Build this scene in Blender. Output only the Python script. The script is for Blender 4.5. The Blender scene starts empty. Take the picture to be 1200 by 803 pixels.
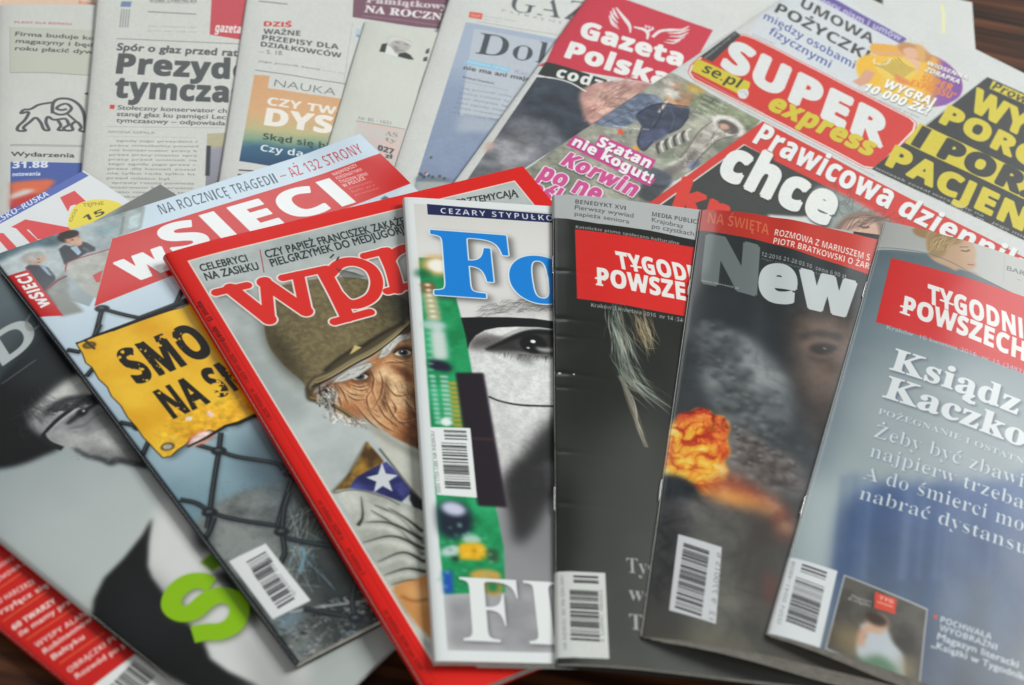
import bpy, math, time
import numpy as np
from math import radians, sin, cos, pi

T_START = time.time()
rng = np.random.default_rng(11)
scene = bpy.context.scene
C = scene.collection

# ------------------------------------------------------------------ camera
# table frame: x right, y away from the viewer, z up; millimetres / 1000
CF, CPITCH, CD, CROLL = 1820.0, radians(42.29), 756.3, radians(11.094)
S_, C_ = sin(CPITCH), cos(CPITCH)
CR, SR = cos(CROLL), sin(CROLL)
cam_data = bpy.data.cameras.new('camera')
cam = bpy.data.objects.new('camera', cam_data)
C.objects.link(cam)
right = np.array([1.0, 0, 0]); up = np.array([0, S_, C_]); fwd = np.array([0, C_, -S_])
R2 = right * CR + up * SR
U2 = up * CR - right * SR
from mathutils import Matrix, Vector
cam.matrix_world = Matrix(((R2[0], U2[0], -fwd[0], 0.0),
                           (R2[1], U2[1], -fwd[1], -CD * C_ / 1000),
                           (R2[2], U2[2], -fwd[2], CD * S_ / 1000),
                           (0, 0, 0, 1)))
cam_data.sensor_fit = 'HORIZONTAL'
cam_data.sensor_width = 36.0
cam_data.lens = 36.0 * CF / 1200.0
cam_data.clip_start = 0.01
cam_data.clip_end = 50
cam_data.dof.use_dof = True
cam_data.dof.focus_distance = 0.775
cam_data.dof.aperture_fstop = 8.5
cam_data.dof.aperture_blades = 7
scene.camera = cam

# ------------------------------------------------------------------ light
world = bpy.data.worlds.new('World')
scene.world = world
world.use_nodes = True
wn = world.node_tree
wn.nodes['Background'].inputs[0].default_value = (0.90, 0.97, 0.98, 1)
wn.nodes['Background'].inputs[1].default_value = 0.19


def area(name, loc, target, sx, sy, power, col):
    l = bpy.data.lights.new(name, 'AREA')
    l.shape = 'RECTANGLE'; l.size = sx; l.size_y = sy; l.energy = power; l.color = col
    o = bpy.data.objects.new(name, l); C.objects.link(o)
    o.location = loc
    o.rotation_euler = (Vector(target) - Vector(loc)).to_track_quat('-Z', 'Y').to_euler()
    return o


# daylight: a big window to the right, a fainter one beyond the table whose glare lies on the far sheets
area('window_light_right', (3.9, 2.9, 3.5), (0, 0.05, 0), 2.6, 2.3, 400, (0.985, 1.0, 0.965))
area('window_light_far_left', (-1.25, 3.2, 2.25), (-0.1, 0.1, 0), 1.5, 0.9, 13, (0.93, 0.98, 0.98))
area('window_light_far_right', (1.6, 2.5, 2.05), (0.2, 0.1, 0), 1.3, 1.1, 12, (0.93, 0.98, 0.98))
area('front_fill', (-0.6, -2.4, 1.5), (0, 0, 0), 2.6, 1.4, 17, (1.0, 0.95, 0.88))  # warm fill added on the viewer's side to brighten the page edges

scene.view_settings.view_transform = 'Standard'
scene.view_settings.look = 'None'
scene.view_settings.exposure = 0.0
scene.view_settings.gamma = 1.0

# ------------------------------------------------------------------ helpers: survey of the photograph


def ray(px):
    """direction of the sight line through photograph points (N,2), table frame"""
    px = np.atleast_2d(np.asarray(px, float))
    a = px[:, 0] - 600; b = px[:, 1] - 401.5
    uu = a * CR + b * SR; vv = -a * SR + b * CR
    return np.stack([uu, CF * C_ - vv * S_, -CF * S_ - vv * C_], 1)


CAMO = np.array([0, -CD * C_, CD * S_])


def on_plane(px, z):
    d = ray(px)
    t = (np.asarray(z, float) - CAMO[2]) / d[:, 2]
    return (CAMO + d * t[:, None])[:, :2]


def project(P):
    P = np.atleast_2d(P)
    dy = P[:, 1] + CD * C_; dz = P[:, 2] - CD * S_
    zc = dy * C_ - dz * S_; yc = dy * S_ + dz * C_
    u = CF * P[:, 0] / zc; v = -CF * yc / zc
    return np.stack([600 + u * CR - v * SR, 401.5 + u * SR + v * CR], 1)


def smooth(t):
    t = np.clip(t, 0, 1); return t * t * (3 - 2 * t)


_lat = {}


def lattice(seed, n=64):
    if seed not in _lat: _lat[seed] = np.random.default_rng(seed).random((n, n))
    return _lat[seed]


def vnoise(x, y, seed=0):
    L = lattice(seed)
    xi = np.floor(x).astype(int); yi = np.floor(y).astype(int)
    fx = smooth(x - xi); fy = smooth(y - yi)
    a = L[yi % 64, xi % 64]; b = L[yi % 64, (xi + 1) % 64]
    c = L[(yi + 1) % 64, xi % 64]; d = L[(yi + 1) % 64, (xi + 1) % 64]
    return (a * (1 - fx) + b * fx) * (1 - fy) + (c * (1 - fx) + d * fx) * fy


def fbm(x, y, seed=0, octv=4, gain=0.5):
    s = 0; a = 1; t = 0
    for k in range(octv):
        s = s + a * vnoise(x * 2 ** k + 7.3 * k, y * 2 ** k + 3.1 * k, seed + k); t += a; a *= gain
    return s / t


# ------------------------------------------------------------------ sheets: where every cover lies
class Sheet:
    """a cover lying on the table: left edge from two surveyed points, right angle corner, height at 4 corners"""

    def __init__(s, A, B, z, W, H=None, top=None, prof=None, t=2.0, fixed_ang=None):
        # z = (top-left, top-right, bottom-left, bottom-right) of the upper face, mm
        s.z = z; s.W = W; s.t = t; s.prof = prof
        a = on_plane([A], [z[0]])[0]; b = on_plane([B], [z[2]])[0]
        ey = (b - a) / np.linalg.norm(b - a)
        ex = np.array([-ey[1], ey[0]])
        if top is not None:                       # slide the corner to the line the top edge lies on
            q = on_plane([top], [z[0]])[0]
            a = a + ey * np.dot(q - a, ey)
        s.o = a; s.ex = ex; s.ey = ey
        s.H = H if H else np.linalg.norm(b - a)

    @classmethod
    def at(cls, x, y, ang, W, H, z, prof=None, t=2.0):
        s = cls.__new__(cls); a = radians(ang)
        s.o = np.array([x, y], float); s.ex = np.array([cos(a), sin(a)]); s.ey = np.array([sin(a), -cos(a)])
        s.W = W; s.H = H; s.z = z; s.prof = prof; s.t = t
        return s

    @classmethod
    def tr(cls, TR, ang, W, H, z, prof=None, t=2.0):
        """from the surveyed top right corner"""
        s = cls.at(0, 0, ang, W, H, z, prof, t)
        s.o = on_plane([TR], [z[1]])[0] - s.ex * W
        return s

    def z_at(s, u, v):
        U = u / s.W; V = v / s.H; z = s.z
        return (z[0] * (1 - U) * (1 - V) + z[1] * U * (1 - V) + z[2] * (1 - U) * V + z[3] * U * V)

    def dz(s, u, v):
        return s.prof(np.clip(u, 0, s.W), v, s) if s.prof else 0 * u

    def world(s, u, v, z=None, dz=0):
        z = s.z_at(u, v) if z is None else z
        p = s.o + np.outer(u, s.ex) + np.outer(v, s.ey)
        return np.column_stack([p, z + dz])

    def mm(s, px):
        """photograph points -> millimetres across and down this cover"""
        px = np.atleast_2d(np.asarray(px, float))
        z = np.full(len(px), float(np.mean(s.z)))
        for k in range(7):
            p = on_plane(px, z) - s.o
            u = p @ s.ex; v = p @ s.ey
            z = s.z_at(u, v) + s.dz_fast(u, v)
        return np.column_stack([u, v])

    def dz_fast(s, u, v):
        if not s.prof: return 0 * u
        if not hasattr(s, 'tab'):
            gu, gv = np.meshgrid(np.arange(0, s.W + 4, 2.0), np.arange(-20, s.H + 24, 2.0))
            s.tab = s.dz(gu.ravel(), gv.ravel()).reshape(gu.shape)
        T_ = s.tab
        x = np.clip(u / 2, 0, T_.shape[1] - 1.001); y = np.clip((v + 20) / 2, 0, T_.shape[0] - 1.001)
        xi = x.astype(int); yi = y.astype(int); fx = x - xi; fy = y - yi
        return (T_[yi, xi] * (1 - fx) + T_[yi, xi + 1] * fx) * (1 - fy) + (T_[yi + 1, xi] * (1 - fx) + T_[yi + 1, xi + 1] * fx) * fy


# ------------------------------------------------------------------ materials
def node_mat(name, rough=0.4, spec=0.5, coat=0.0, coat_rough=0.1):
    m = bpy.data.materials.new(name); m.use_nodes = True
    b = m.node_tree.nodes['Principled BSDF']
    b.inputs['Roughness'].default_value = rough
    b.inputs['Specular IOR Level'].default_value = spec
    b.inputs['Coat Weight'].default_value = coat
    b.inputs['Coat Roughness'].default_value = coat_rough
    return m, m.node_tree, b


def bump_noise(nt, b, scale, strength, dist=0.0004, detail=3, stretch=None):
    tc = nt.nodes.new('ShaderNodeTexCoord'); n = nt.nodes.new('ShaderNodeTexNoise')
    n.inputs['Scale'].default_value = scale; n.inputs['Detail'].default_value = detail
    bp = nt.nodes.new('ShaderNodeBump'); bp.inputs['Strength'].default_value = strength
    bp.inputs['Distance'].default_value = dist
    if stretch:
        mp = nt.nodes.new('ShaderNodeMapping'); mp.inputs['Scale'].default_value = stretch
        nt.links.new(tc.outputs['Object'], mp.inputs[0]); nt.links.new(mp.outputs[0], n.inputs['Vector'])
    else:
        nt.links.new(tc.outputs['Object'], n.inputs['Vector'])
    nt.links.new(n.outputs['Fac'], bp.inputs['Height']); nt.links.new(bp.outputs[0], b.inputs['Normal'])
    return n, bp


def print_mat(name, canvas, rough, spec, coat=0.0, coat_rough=0.12, bump=0.15, bscale=90):
    m, nt, b = node_mat(name, rough, spec, coat, coat_rough)
    im = bpy.data.images.new(name, canvas.w, canvas.h, alpha=False, float_buffer=False)
    a = np.ones((canvas.h, canvas.w, 4), np.float32)
    a[:, :, :3] = np.clip(canvas.a, 0, 1)[::-1]
    im.pixels.foreach_set(a.ravel()); im.update()
    t = nt.nodes.new('ShaderNodeTexImage'); t.image = im; t.extension = 'EXTEND'; t.interpolation = 'Cubic'
    nt.links.new(t.outputs[0], b.inputs['Base Color'])
    bump_noise(nt, b, bscale, bump)
    return m


def paper_mat(name, col, rough=0.75):
    m, nt, b = node_mat(name, rough, 0.3)
    b.inputs['Base Color'].default_value = (*[((c / 255 + .055) / 1.055) ** 2.4 for c in col], 1)
    n, bp = bump_noise(nt, b, 300, 0.2)
    r = nt.nodes.new('ShaderNodeValToRGB')
    c0 = np.array([((c / 255 + .055) / 1.055) ** 2.4 for c in col])
    r.color_ramp.elements[0].color = (*(c0 * 0.82), 1); r.color_ramp.elements[1].color = (*np.minimum(c0 * 1.08, .9), 1)
    r.color_ramp.elements[0].position = .3; r.color_ramp.elements[1].position = .7
    nt.links.new(n.outputs['Fac'], r.inputs[0]); nt.links.new(r.outputs[0], b.inputs['Base Color'])
    return m


# ------------------------------------------------------------------ meshes
def grid_mesh(name, P, UV, nu, nv, mat, closed=False):
    """P (nv*nu,3) in metres, row major"""
    i = np.arange(nv - 1)[:, None] * nu + np.arange(nu - 1)[None]
    f = np.stack([i, i + nu, i + nu + 1, i + 1], -1).reshape(-1, 4)
    me = bpy.data.meshes.new(name)
    me.from_pydata(P.tolist(), [], f.tolist())
    if UV is not None:
        uvl = me.uv_layers.new(name='UVMap')
        idx = np.empty(len(me.loops), int); me.loops.foreach_get('vertex_index', idx)
        uvl.data.foreach_set('uv', UV[idx].astype(np.float32).ravel())
    me.polygons.foreach_set('use_smooth', np.ones(len(me.polygons), bool))
    me.materials.append(mat); me.update()
    return me


def add(name, me, parent=None):
    o = bpy.data.objects.new(name, me); C.objects.link(o)
    if parent:
        o.parent = parent
        o.matrix_parent_inverse = parent.matrix_world.inverted()
    return o


def thing(name, label, cat, sheet, group=None):
    o = bpy.data.objects.new(name, None); C.objects.link(o)
    c = sheet.world(np.array([sheet.W / 2]), np.array([sheet.H / 2]))[0] / 1000
    o.empty_display_size = .02
    o.location = c; o.rotation_euler = (0, 0, math.atan2(sheet.ex[1], sheet.ex[0]))
    o['label'] = label; o['category'] = cat
    if group: o['group'] = group
    bpy.context.view_layer.update()
    return o


PAD = 8.0   # millimetres of print wrapping round the spine


def fold_profile(W, r, t, n_arc=9, n_top=34, inset=0.0):
    """cross-section of a folded sheet, from the lower face round the fold to the upper: x, dz, s"""
    ang = np.linspace(-pi / 2, pi / 2, n_arc)
    h = t / 2
    x = [W * .995, W * .66, W * .33, r * 1.4]; dz = [-t] * 4; sarr = [-60, -50, -40, -PAD]
    for a in ang:
        x.append(inset + r - r * cos(a)); dz.append(-h + h * sin(a))
    L = pi * (r + h) / 2
    sarr += list(np.linspace(r - L, r, n_arc))
    xs = r + inset + (W - r - inset) * np.linspace(0, 1, n_top)[1:] ** 1.25
    x += list(xs); dz += [0] * len(xs); sarr += list(xs)
    return np.array(x), np.array(dz), np.array(sarr)


def cover_mesh(sheet, r, mat, nv=60, n_top=40, W=None, H=None):
    x, dz, sarr = fold_profile(sheet.W, r, 1.0, n_top=n_top)
    v = np.linspace(0, sheet.H, nv)
    X, V = np.meshgrid(x, v); D = np.tile(dz, (nv, 1)); SS = np.tile(sarr, (nv, 1))
    X = X.ravel(); V = V.ravel(); D = D.ravel()
    th = thick(sheet, X, V)
    top = sheet.z_at(X, V) + sheet.dz(X, V)
    P = sheet.world(X, V, z=top + D * th) / 1000
    UV = np.column_stack([(SS.ravel() + PAD) / (sheet.W + PAD), 1 - V / sheet.H])
    return grid_mesh('cover', P, UV, len(x), nv, mat)


def thick(sheet, X, V):
    return sheet.t(X, V) if callable(sheet.t) else np.full(len(X), float(sheet.t))


def build_pages(sheet, root, n, r, mat, short=1.2, jitter=.5, name='page', nv=14):
    for k in range(n):
        f = (k + .7) / (n + .7)
        x, dz, _ = fold_profile(sheet.W, r, 1.0, n_arc=5, n_top=16)
        x = x[4:]; dz = dz[4:]
        keep = dz > -.5; x = x[keep]; dz = dz[keep]
        x = x + .25 * f * r
        x = np.minimum(x, sheet.W - short - rng.random() * jitter)
        e0 = -.0 + rng.random() * jitter * .6 + .35; e1 = sheet.H - .35 - rng.random() * jitter
        v = np.linspace(e0, e1, nv)
        X, V = np.meshgrid(x, v); X = X.ravel(); V = V.ravel()
        th = thick(sheet, X, V)
        drop = np.tile(dz, nv)
        z = sheet.z_at(X, V) + sheet.dz(X, V) - th * f + drop * th * .35 * (1 - f)
        nx = len(x); lip = th / (n + .7) * (.80 + .15 * rng.random())
        G = np.column_stack([X, V, z]).reshape(nv, nx, 3); L_ = lip.reshape(nv, nx)
        lo = G.copy(); lo[:, :, 2] -= L_
        G = np.concatenate([lo[:1], G, lo[-1:]], 0)                      # the sheaf's cut edges, head and foot
        rt = G[:, -1:].copy(); rt[1:-1, 0, 2] -= L_[:, -1]
        G = np.concatenate([G, rt], 1).reshape(-1, 3)
        me = grid_mesh(name, sheet.world(G[:, 0], G[:, 1], z=G[:, 2]) / 1000, None, nx + 1, nv + 2, mat)
        me.polygons.foreach_set('use_smooth', np.zeros(len(me.polygons), bool))
        add(name, me, root)


def staple(sheet, root, v0, ln, mat, r=.2, off=.05):
    """a bent wire staple lying along the fold"""
    pts = []
    for k, (dx, dv, dd) in enumerate([(1.3, 0, -.6), (off + .2, .1, .1), (off, 1, .25), (off, ln - 1, .25), (off + .2, ln - .1, .1), (1.3, ln, -.6)]):
        u = np.array([max(dx, 0) + .25]); v = np.array([v0 + dv])
        zz = sheet.z_at(u, v) + sheet.dz(u, v) - .55 + dd
        p = sheet.world(u, v, z=zz)[0] + np.append(sheet.ex * (dx - max(dx, 0) - .25), 0)
        pts.append(p)
    V = []; F = []
    for i, p in enumerate(pts):
        d = pts[min(i + 1, len(pts) - 1)] - pts[max(i - 1, 0)]; d /= np.linalg.norm(d)
        a = np.cross(d, [0.3, .2, 1]); a /= np.linalg.norm(a); b = np.cross(d, a)
        for j in range(6):
            V.append((p + r * (a * cos(j * pi / 3) + b * sin(j * pi / 3))) / 1000)
    for i in range(len(pts) - 1):
        for j in range(6):
            F.append([i * 6 + j, i * 6 + (j + 1) % 6, (i + 1) * 6 + (j + 1) % 6, (i + 1) * 6 + j])
    F += [list(range(5, -1, -1)), list(range(len(pts) * 6 - 6, len(pts) * 6))]
    me = bpy.data.meshes.new('staple'); me.from_pydata([tuple(v) for v in V], [], F)
    me.polygons.foreach_set('use_smooth', np.ones(len(me.polygons), bool)); me.materials.append(mat); me.update()
    return add('staple', me, root)


# ------------------------------------------------------------------ print: a small drawing engine (flat ink only)
def rgb(c):
    if isinstance(c, str):
        c = c.lstrip('#'); c = c if len(c) == 6 else ''.join(q * 2 for q in c)
        c = [int(c[i:i + 2], 16) for i in (0, 2, 4)]
    return np.array(c, float) / 255


def poly_edges(p):
    q = np.roll(p, -1, 0); return np.column_stack([p, q])


def catmull(p, closed=True, n=6):
    p = np.asarray(p, float)
    if closed:
        P0, P1, P2, P3 = np.roll(p, 1, 0), p, np.roll(p, -1, 0), np.roll(p, -2, 0)
    else:
        e = np.vstack([2 * p[0] - p[1], p, 2 * p[-1] - p[-2]])
        P0, P1, P2, P3 = e[:-3], e[1:-2], e[2:-1], e[3:]
    out = []
    for t in np.linspace(0, 1, n, endpoint=False):
        out.append(.5 * ((2 * P1) + (-P0 + P2) * t + (2 * P0 - 5 * P1 + 4 * P2 - P3) * t * t + (-P0 + 3 * P1 - 3 * P2 + P3) * t ** 3))
    out = np.stack(out, 1).reshape(-1, p.shape[1])
    if not closed: out = np.vstack([out, p[-1]])
    return out


def box_blur(a, r, axis):
    r = int(r)
    if r < 1: return a
    n = 2 * r + 1
    pad = [(0, 0)] * a.ndim; pad[axis] = (r + 1, r)
    c = np.cumsum(np.pad(a, pad, mode='edge'), axis=axis)
    L = a.shape[axis]
    return (np.take(c, range(n, n + L), axis) - np.take(c, range(0, L), axis)) / n


def blur(a, s):
    """gaussian-like blur, s = sigma in pixels"""
    if s < .3: return a
    if s < 1.2:
        w = math.exp(-.5 / s / s); k = np.array([w, 1, w]); k /= k.sum()
        for ax in (0, 1):
            p = [(0, 0)] * a.ndim; p[ax] = (1, 1); b = np.pad(a, p, mode='edge')
            sl = lambda o: np.take(b, range(o, o + a.shape[ax]), ax)
            a = k[0] * sl(0) + k[1] * sl(1) + k[2] * sl(2)
        return a
    r = max(1, round(s * .96))
    for k in range(3):
        a = box_blur(box_blur(a, r, 0), r, 1)
    return a


def raster(E, w, h, SS=4, sgn=0):
    E = np.asarray(E, float).copy(); E[:, [1, 3]] *= SS
    E = E[np.abs(E[:, 3] - E[:, 1]) > 1e-9]
    sg = np.where(E[:, 3] > E[:, 1], 1.0, -1.0)
    lo = np.minimum(E[:, 1], E[:, 3]); hi = np.maximum(E[:, 1], E[:, 3])
    r0 = np.clip(np.ceil(lo - .5), 0, h * SS).astype(int); r1 = np.clip(np.ceil(hi - .5), 0, h * SS).astype(int)
    n = np.maximum(r1 - r0, 0)
    idx = np.repeat(np.arange(len(E)), n)
    if len(idx) == 0: return np.zeros((h, w))
    off = np.arange(len(idx)) - np.repeat(np.cumsum(n) - n, n)
    row = r0[idx] + off
    e = E[idx]
    x = e[:, 0] + (row + .5 - e[:, 1]) * (e[:, 2] - e[:, 0]) / (e[:, 3] - e[:, 1])
    x = np.clip(x, 0, w - 1e-6); xi = x.astype(int); fr = x - xi
    buf = np.bincount(row * (w + 2) + xi, sg[idx] * (1 - fr), (w + 2) * h * SS) + \
        np.bincount(row * (w + 2) + xi + 1, sg[idx] * fr, (w + 2) * h * SS)
    acc = np.cumsum(buf.reshape(h * SS, w + 2), 1)
    cov = np.clip(acc * sgn if sgn else np.abs(acc), 0, 1)[:, :w]
    return cov.reshape(h, SS, w).mean(1)


# glyph outlines come from Blender's own built-in text object
_fc = bpy.data.curves.new('type', 'FONT'); _fc.resolution_u = 6
_fo = bpy.data.objects.new('type', _fc)
_glyph = {}
DIA = {'ą': ('a', 'o'), 'ę': ('e', 'o'), 'Ą': ('A', 'o'), 'Ę': ('E', 'o'), 'ś': ('s', 'a'), 'ć': ('c', 'a'), 'ń': ('n', 'a'), 'ź': ('z', 'a'),
       'ó': ('o', 'a'), 'Ś': ('S', 'a'), 'Ć': ('C', 'a'), 'Ń': ('N', 'a'), 'Ź': ('Z', 'a'), 'Ó': ('O', 'a'), 'ż': ('z', 'd'), 'Ż': ('Z', 'd'),
       'ł': ('l', 's'), 'Ł': ('L', 's')}
BASES = {'serif': (0x1D400, 0x1D41A, 0x1D7CE), 'serifi': (0x1D468, 0x1D482, 0x1D7CE), 'light': (0x1D434, 0x1D44E, None),
         'bold': (0x1D5D4, 0x1D5EE, 0x1D7EC), 'boldi': (0x1D63C, 0x1D656, 0x1D7EC), 'sans': (0x1D5A0, 0x1D5BA, 0x1D7E2),
         'mono': (0x1D670, 0x1D68A, 0x1D7F6), 'plain': None}


def fchar(c, font):
    b = BASES[font]
    if b is None: return c
    if 'A' <= c <= 'Z': return chr(b[0] + ord(c) - 65)
    if 'a' <= c <= 'z':
        if font == 'light' and c == 'h': return chr(0x210E)
        return chr(b[1] + ord(c) - 97)
    if '0' <= c <= '9' and b[2]: return chr(b[2] + ord(c) - 48)
    return c


_meshes = {}


def _mesh_of(s, off):
    if s not in _meshes: _meshes[s] = _mesh_of_(s, off)
    return _meshes[s]


def _mesh_of_(s, off):
    _fc.body = s; _fc.offset = off
    me = _fo.to_mesh()
    n = len(me.vertices); co = np.empty(n * 3); me.vertices.foreach_get('co', co); co = co.reshape(-1, 3)[:, :2]
    m = len(me.loops); li = np.empty(m, int); me.loops.foreach_get('vertex_index', li)
    ps = np.empty(len(me.polygons), int); me.polygons.foreach_get('loop_start', ps)
    pt = np.empty(len(me.polygons), int); me.polygons.foreach_get('loop_total', pt)
    E = []
    for a, b in zip(ps, pt):
        q = li[a:a + b]; p = co[q]
        ar = np.sum(p[:, 0] * np.roll(p[:, 1], -1) - p[:, 1] * np.roll(p[:, 0], -1))
        if ar < 0: q = q[::-1]
        E += list(zip(q.tolist(), np.roll(q, -1).tolist()))
    st = set(E); E = [e for e in E if (e[1], e[0]) not in st]
    _fo.to_mesh_clear()
    if not E: return np.zeros((0, 4)), (co[:, 0].max() if n else 0)
    E = np.array(E)
    return np.column_stack([co[E[:, 0]], co[E[:, 1]]]), co[:, 0].max()


_bar = {}


def outline_strokes(E, off, keep_hair=False):
    """boxes along every edge of an outline; wound with it (bolder) or against it (lighter)"""
    r = abs(off)
    d = E[:, 2:] - E[:, :2]; L = np.linalg.norm(d, axis=1); k = L > 1e-6
    E = E[k]; d = d[k] / L[k][:, None]; n = np.column_stack([-d[:, 1], d[:, 0]])
    x = min(r * .7, .02)
    if off < 0 and keep_hair:               # thin the stems only
        a, b = E[:, :2], E[:, 2:]; h = np.array([r, 0.0])
        P = np.stack([a - h, b - h, b + h, a + h])
        ar = np.sum([P[i][:, 0] * P[(i + 1) % 4][:, 1] - P[(i + 1) % 4][:, 0] * P[i][:, 1] for i in range(4)], 0)
        P[:, ar > 0] = P[::-1][:, ar > 0]
        return np.vstack([np.column_stack([P[i], P[(i + 1) % 4]]) for i in range(4)])
    a = E[:, :2] - d * x; b = E[:, 2:] + d * x
    P = [a - n * r, b - n * r, b + n * r, a + n * r]           # counter-clockwise
    if off < 0: P = P[::-1]
    return np.vstack([np.column_stack([P[i], P[(i + 1) % 4]]) for i in range(4)])


def glyph(c, font, off):
    k = (c, font, off)
    if k in _glyph: return _glyph[k]
    if font == 'boldi':                     # slanted bold
        E, adv = glyph(c, 'bold', off)
        E = E.copy(); E[:, 0] += .2 * E[:, 1]; E[:, 2] += .2 * E[:, 3]
        _glyph[k] = (E, adv); return _glyph[k]
    if font == 'bold' and c == 'I':         # plain stem
        h = cap_height('bold', 0.0); r = max(off, 0)
        q = np.array([[.08 - r, -r], [.235 + r, -r], [.235 + r, h + r], [.08 - r, h + r]])
        _glyph[k] = (poly_edges(q), .315 + r * 1.1); return _glyph[k]
    if c == ' ': g = (np.zeros((0, 4)), .30)
    else:
        base, mark = DIA.get(c, (c, None))
        fc_ = fchar(base, font)
        E, mx = _mesh_of(fc_, 0)
        E = E.copy()
        if 'I' not in _bar: _bar['I'] = _mesh_of('I', 0)[1]
        adv = _mesh_of(fc_ + 'I', 0)[1] - _bar['I'] + max(off, 0) * 1.1
        x0 = E[:, 0].min() if len(E) else 0; x1 = E[:, 0].max() if len(E) else .3
        y1 = E[:, 1].max() if len(E) else .7
        wgt = .05 + (.03 if font in ('bold', 'boldi', 'serif') else 0)
        xc = (x0 + x1) / 2
        if mark == 'a':
            q = np.array([[xc - wgt, y1 + .05], [xc + wgt * .7, y1 + .05], [xc + wgt + .11, y1 + .22], [xc + .09 - wgt * .3, y1 + .22]])
        elif mark == 'd':
            a = np.linspace(0, 2 * pi, 13)[:-1]; r = wgt * .95 + .01
            q = np.column_stack([xc + r * np.cos(a), y1 + .06 + r + r * np.sin(a)])
        elif mark == 'o':
            q = np.array([[x1 - wgt * 2 - .02, .02], [x1 - .01, .02], [x1 - .10, -.09], [x1 - .04, -.14], [x1 + .04, -.13], [x1 + .04, -.19], [x1 - .07, -.22], [x1 - wgt * 2 - .08, -.17], [x1 - wgt * 2 - .09, -.08]])
        elif mark == 's':
            if base == 'l': q = np.array([[x0 - .06, .28], [x1 + .06, .42], [x1 + .06, .42 + wgt * 1.4], [x0 - .06, .28 + wgt * 1.4]])
            else: q = np.array([[x0 - .07, .22], [x0 + .30, .38], [x0 + .30, .38 + wgt * 1.5], [x0 - .07, .22 + wgt * 1.5]])
        if mark: 
            e = poly_edges(q)
            ar = np.sum(e[:, 0] * e[:, 3] - e[:, 1] * e[:, 2])
            if ar < 0: e = e[:, [2, 3, 0, 1]]
            E = np.vstack([E, e])
        if off and len(E):
            E = np.vstack([E, outline_strokes(E, off, font == 'serif')])
        g = (E, adv)
    _glyph[k] = g
    return g


_cap = {}


def layout(text, font, off, track):
    x = 0; out = []
    for c in text:
        E, adv = glyph(c, font, off)
        if len(E):
            e = E.copy(); e[:, [0, 2]] += x; out.append(e)
        x += adv + track
    return (np.vstack(out) if out else np.zeros((0, 4))), x - track


def cap_height(font, off, c='H'):
    k = (font, off, c)
    if k not in _cap:
        E, _ = glyph(c, font, 0.0); _cap[k] = E[:, [1, 3]].max()
    return _cap[k]


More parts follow.
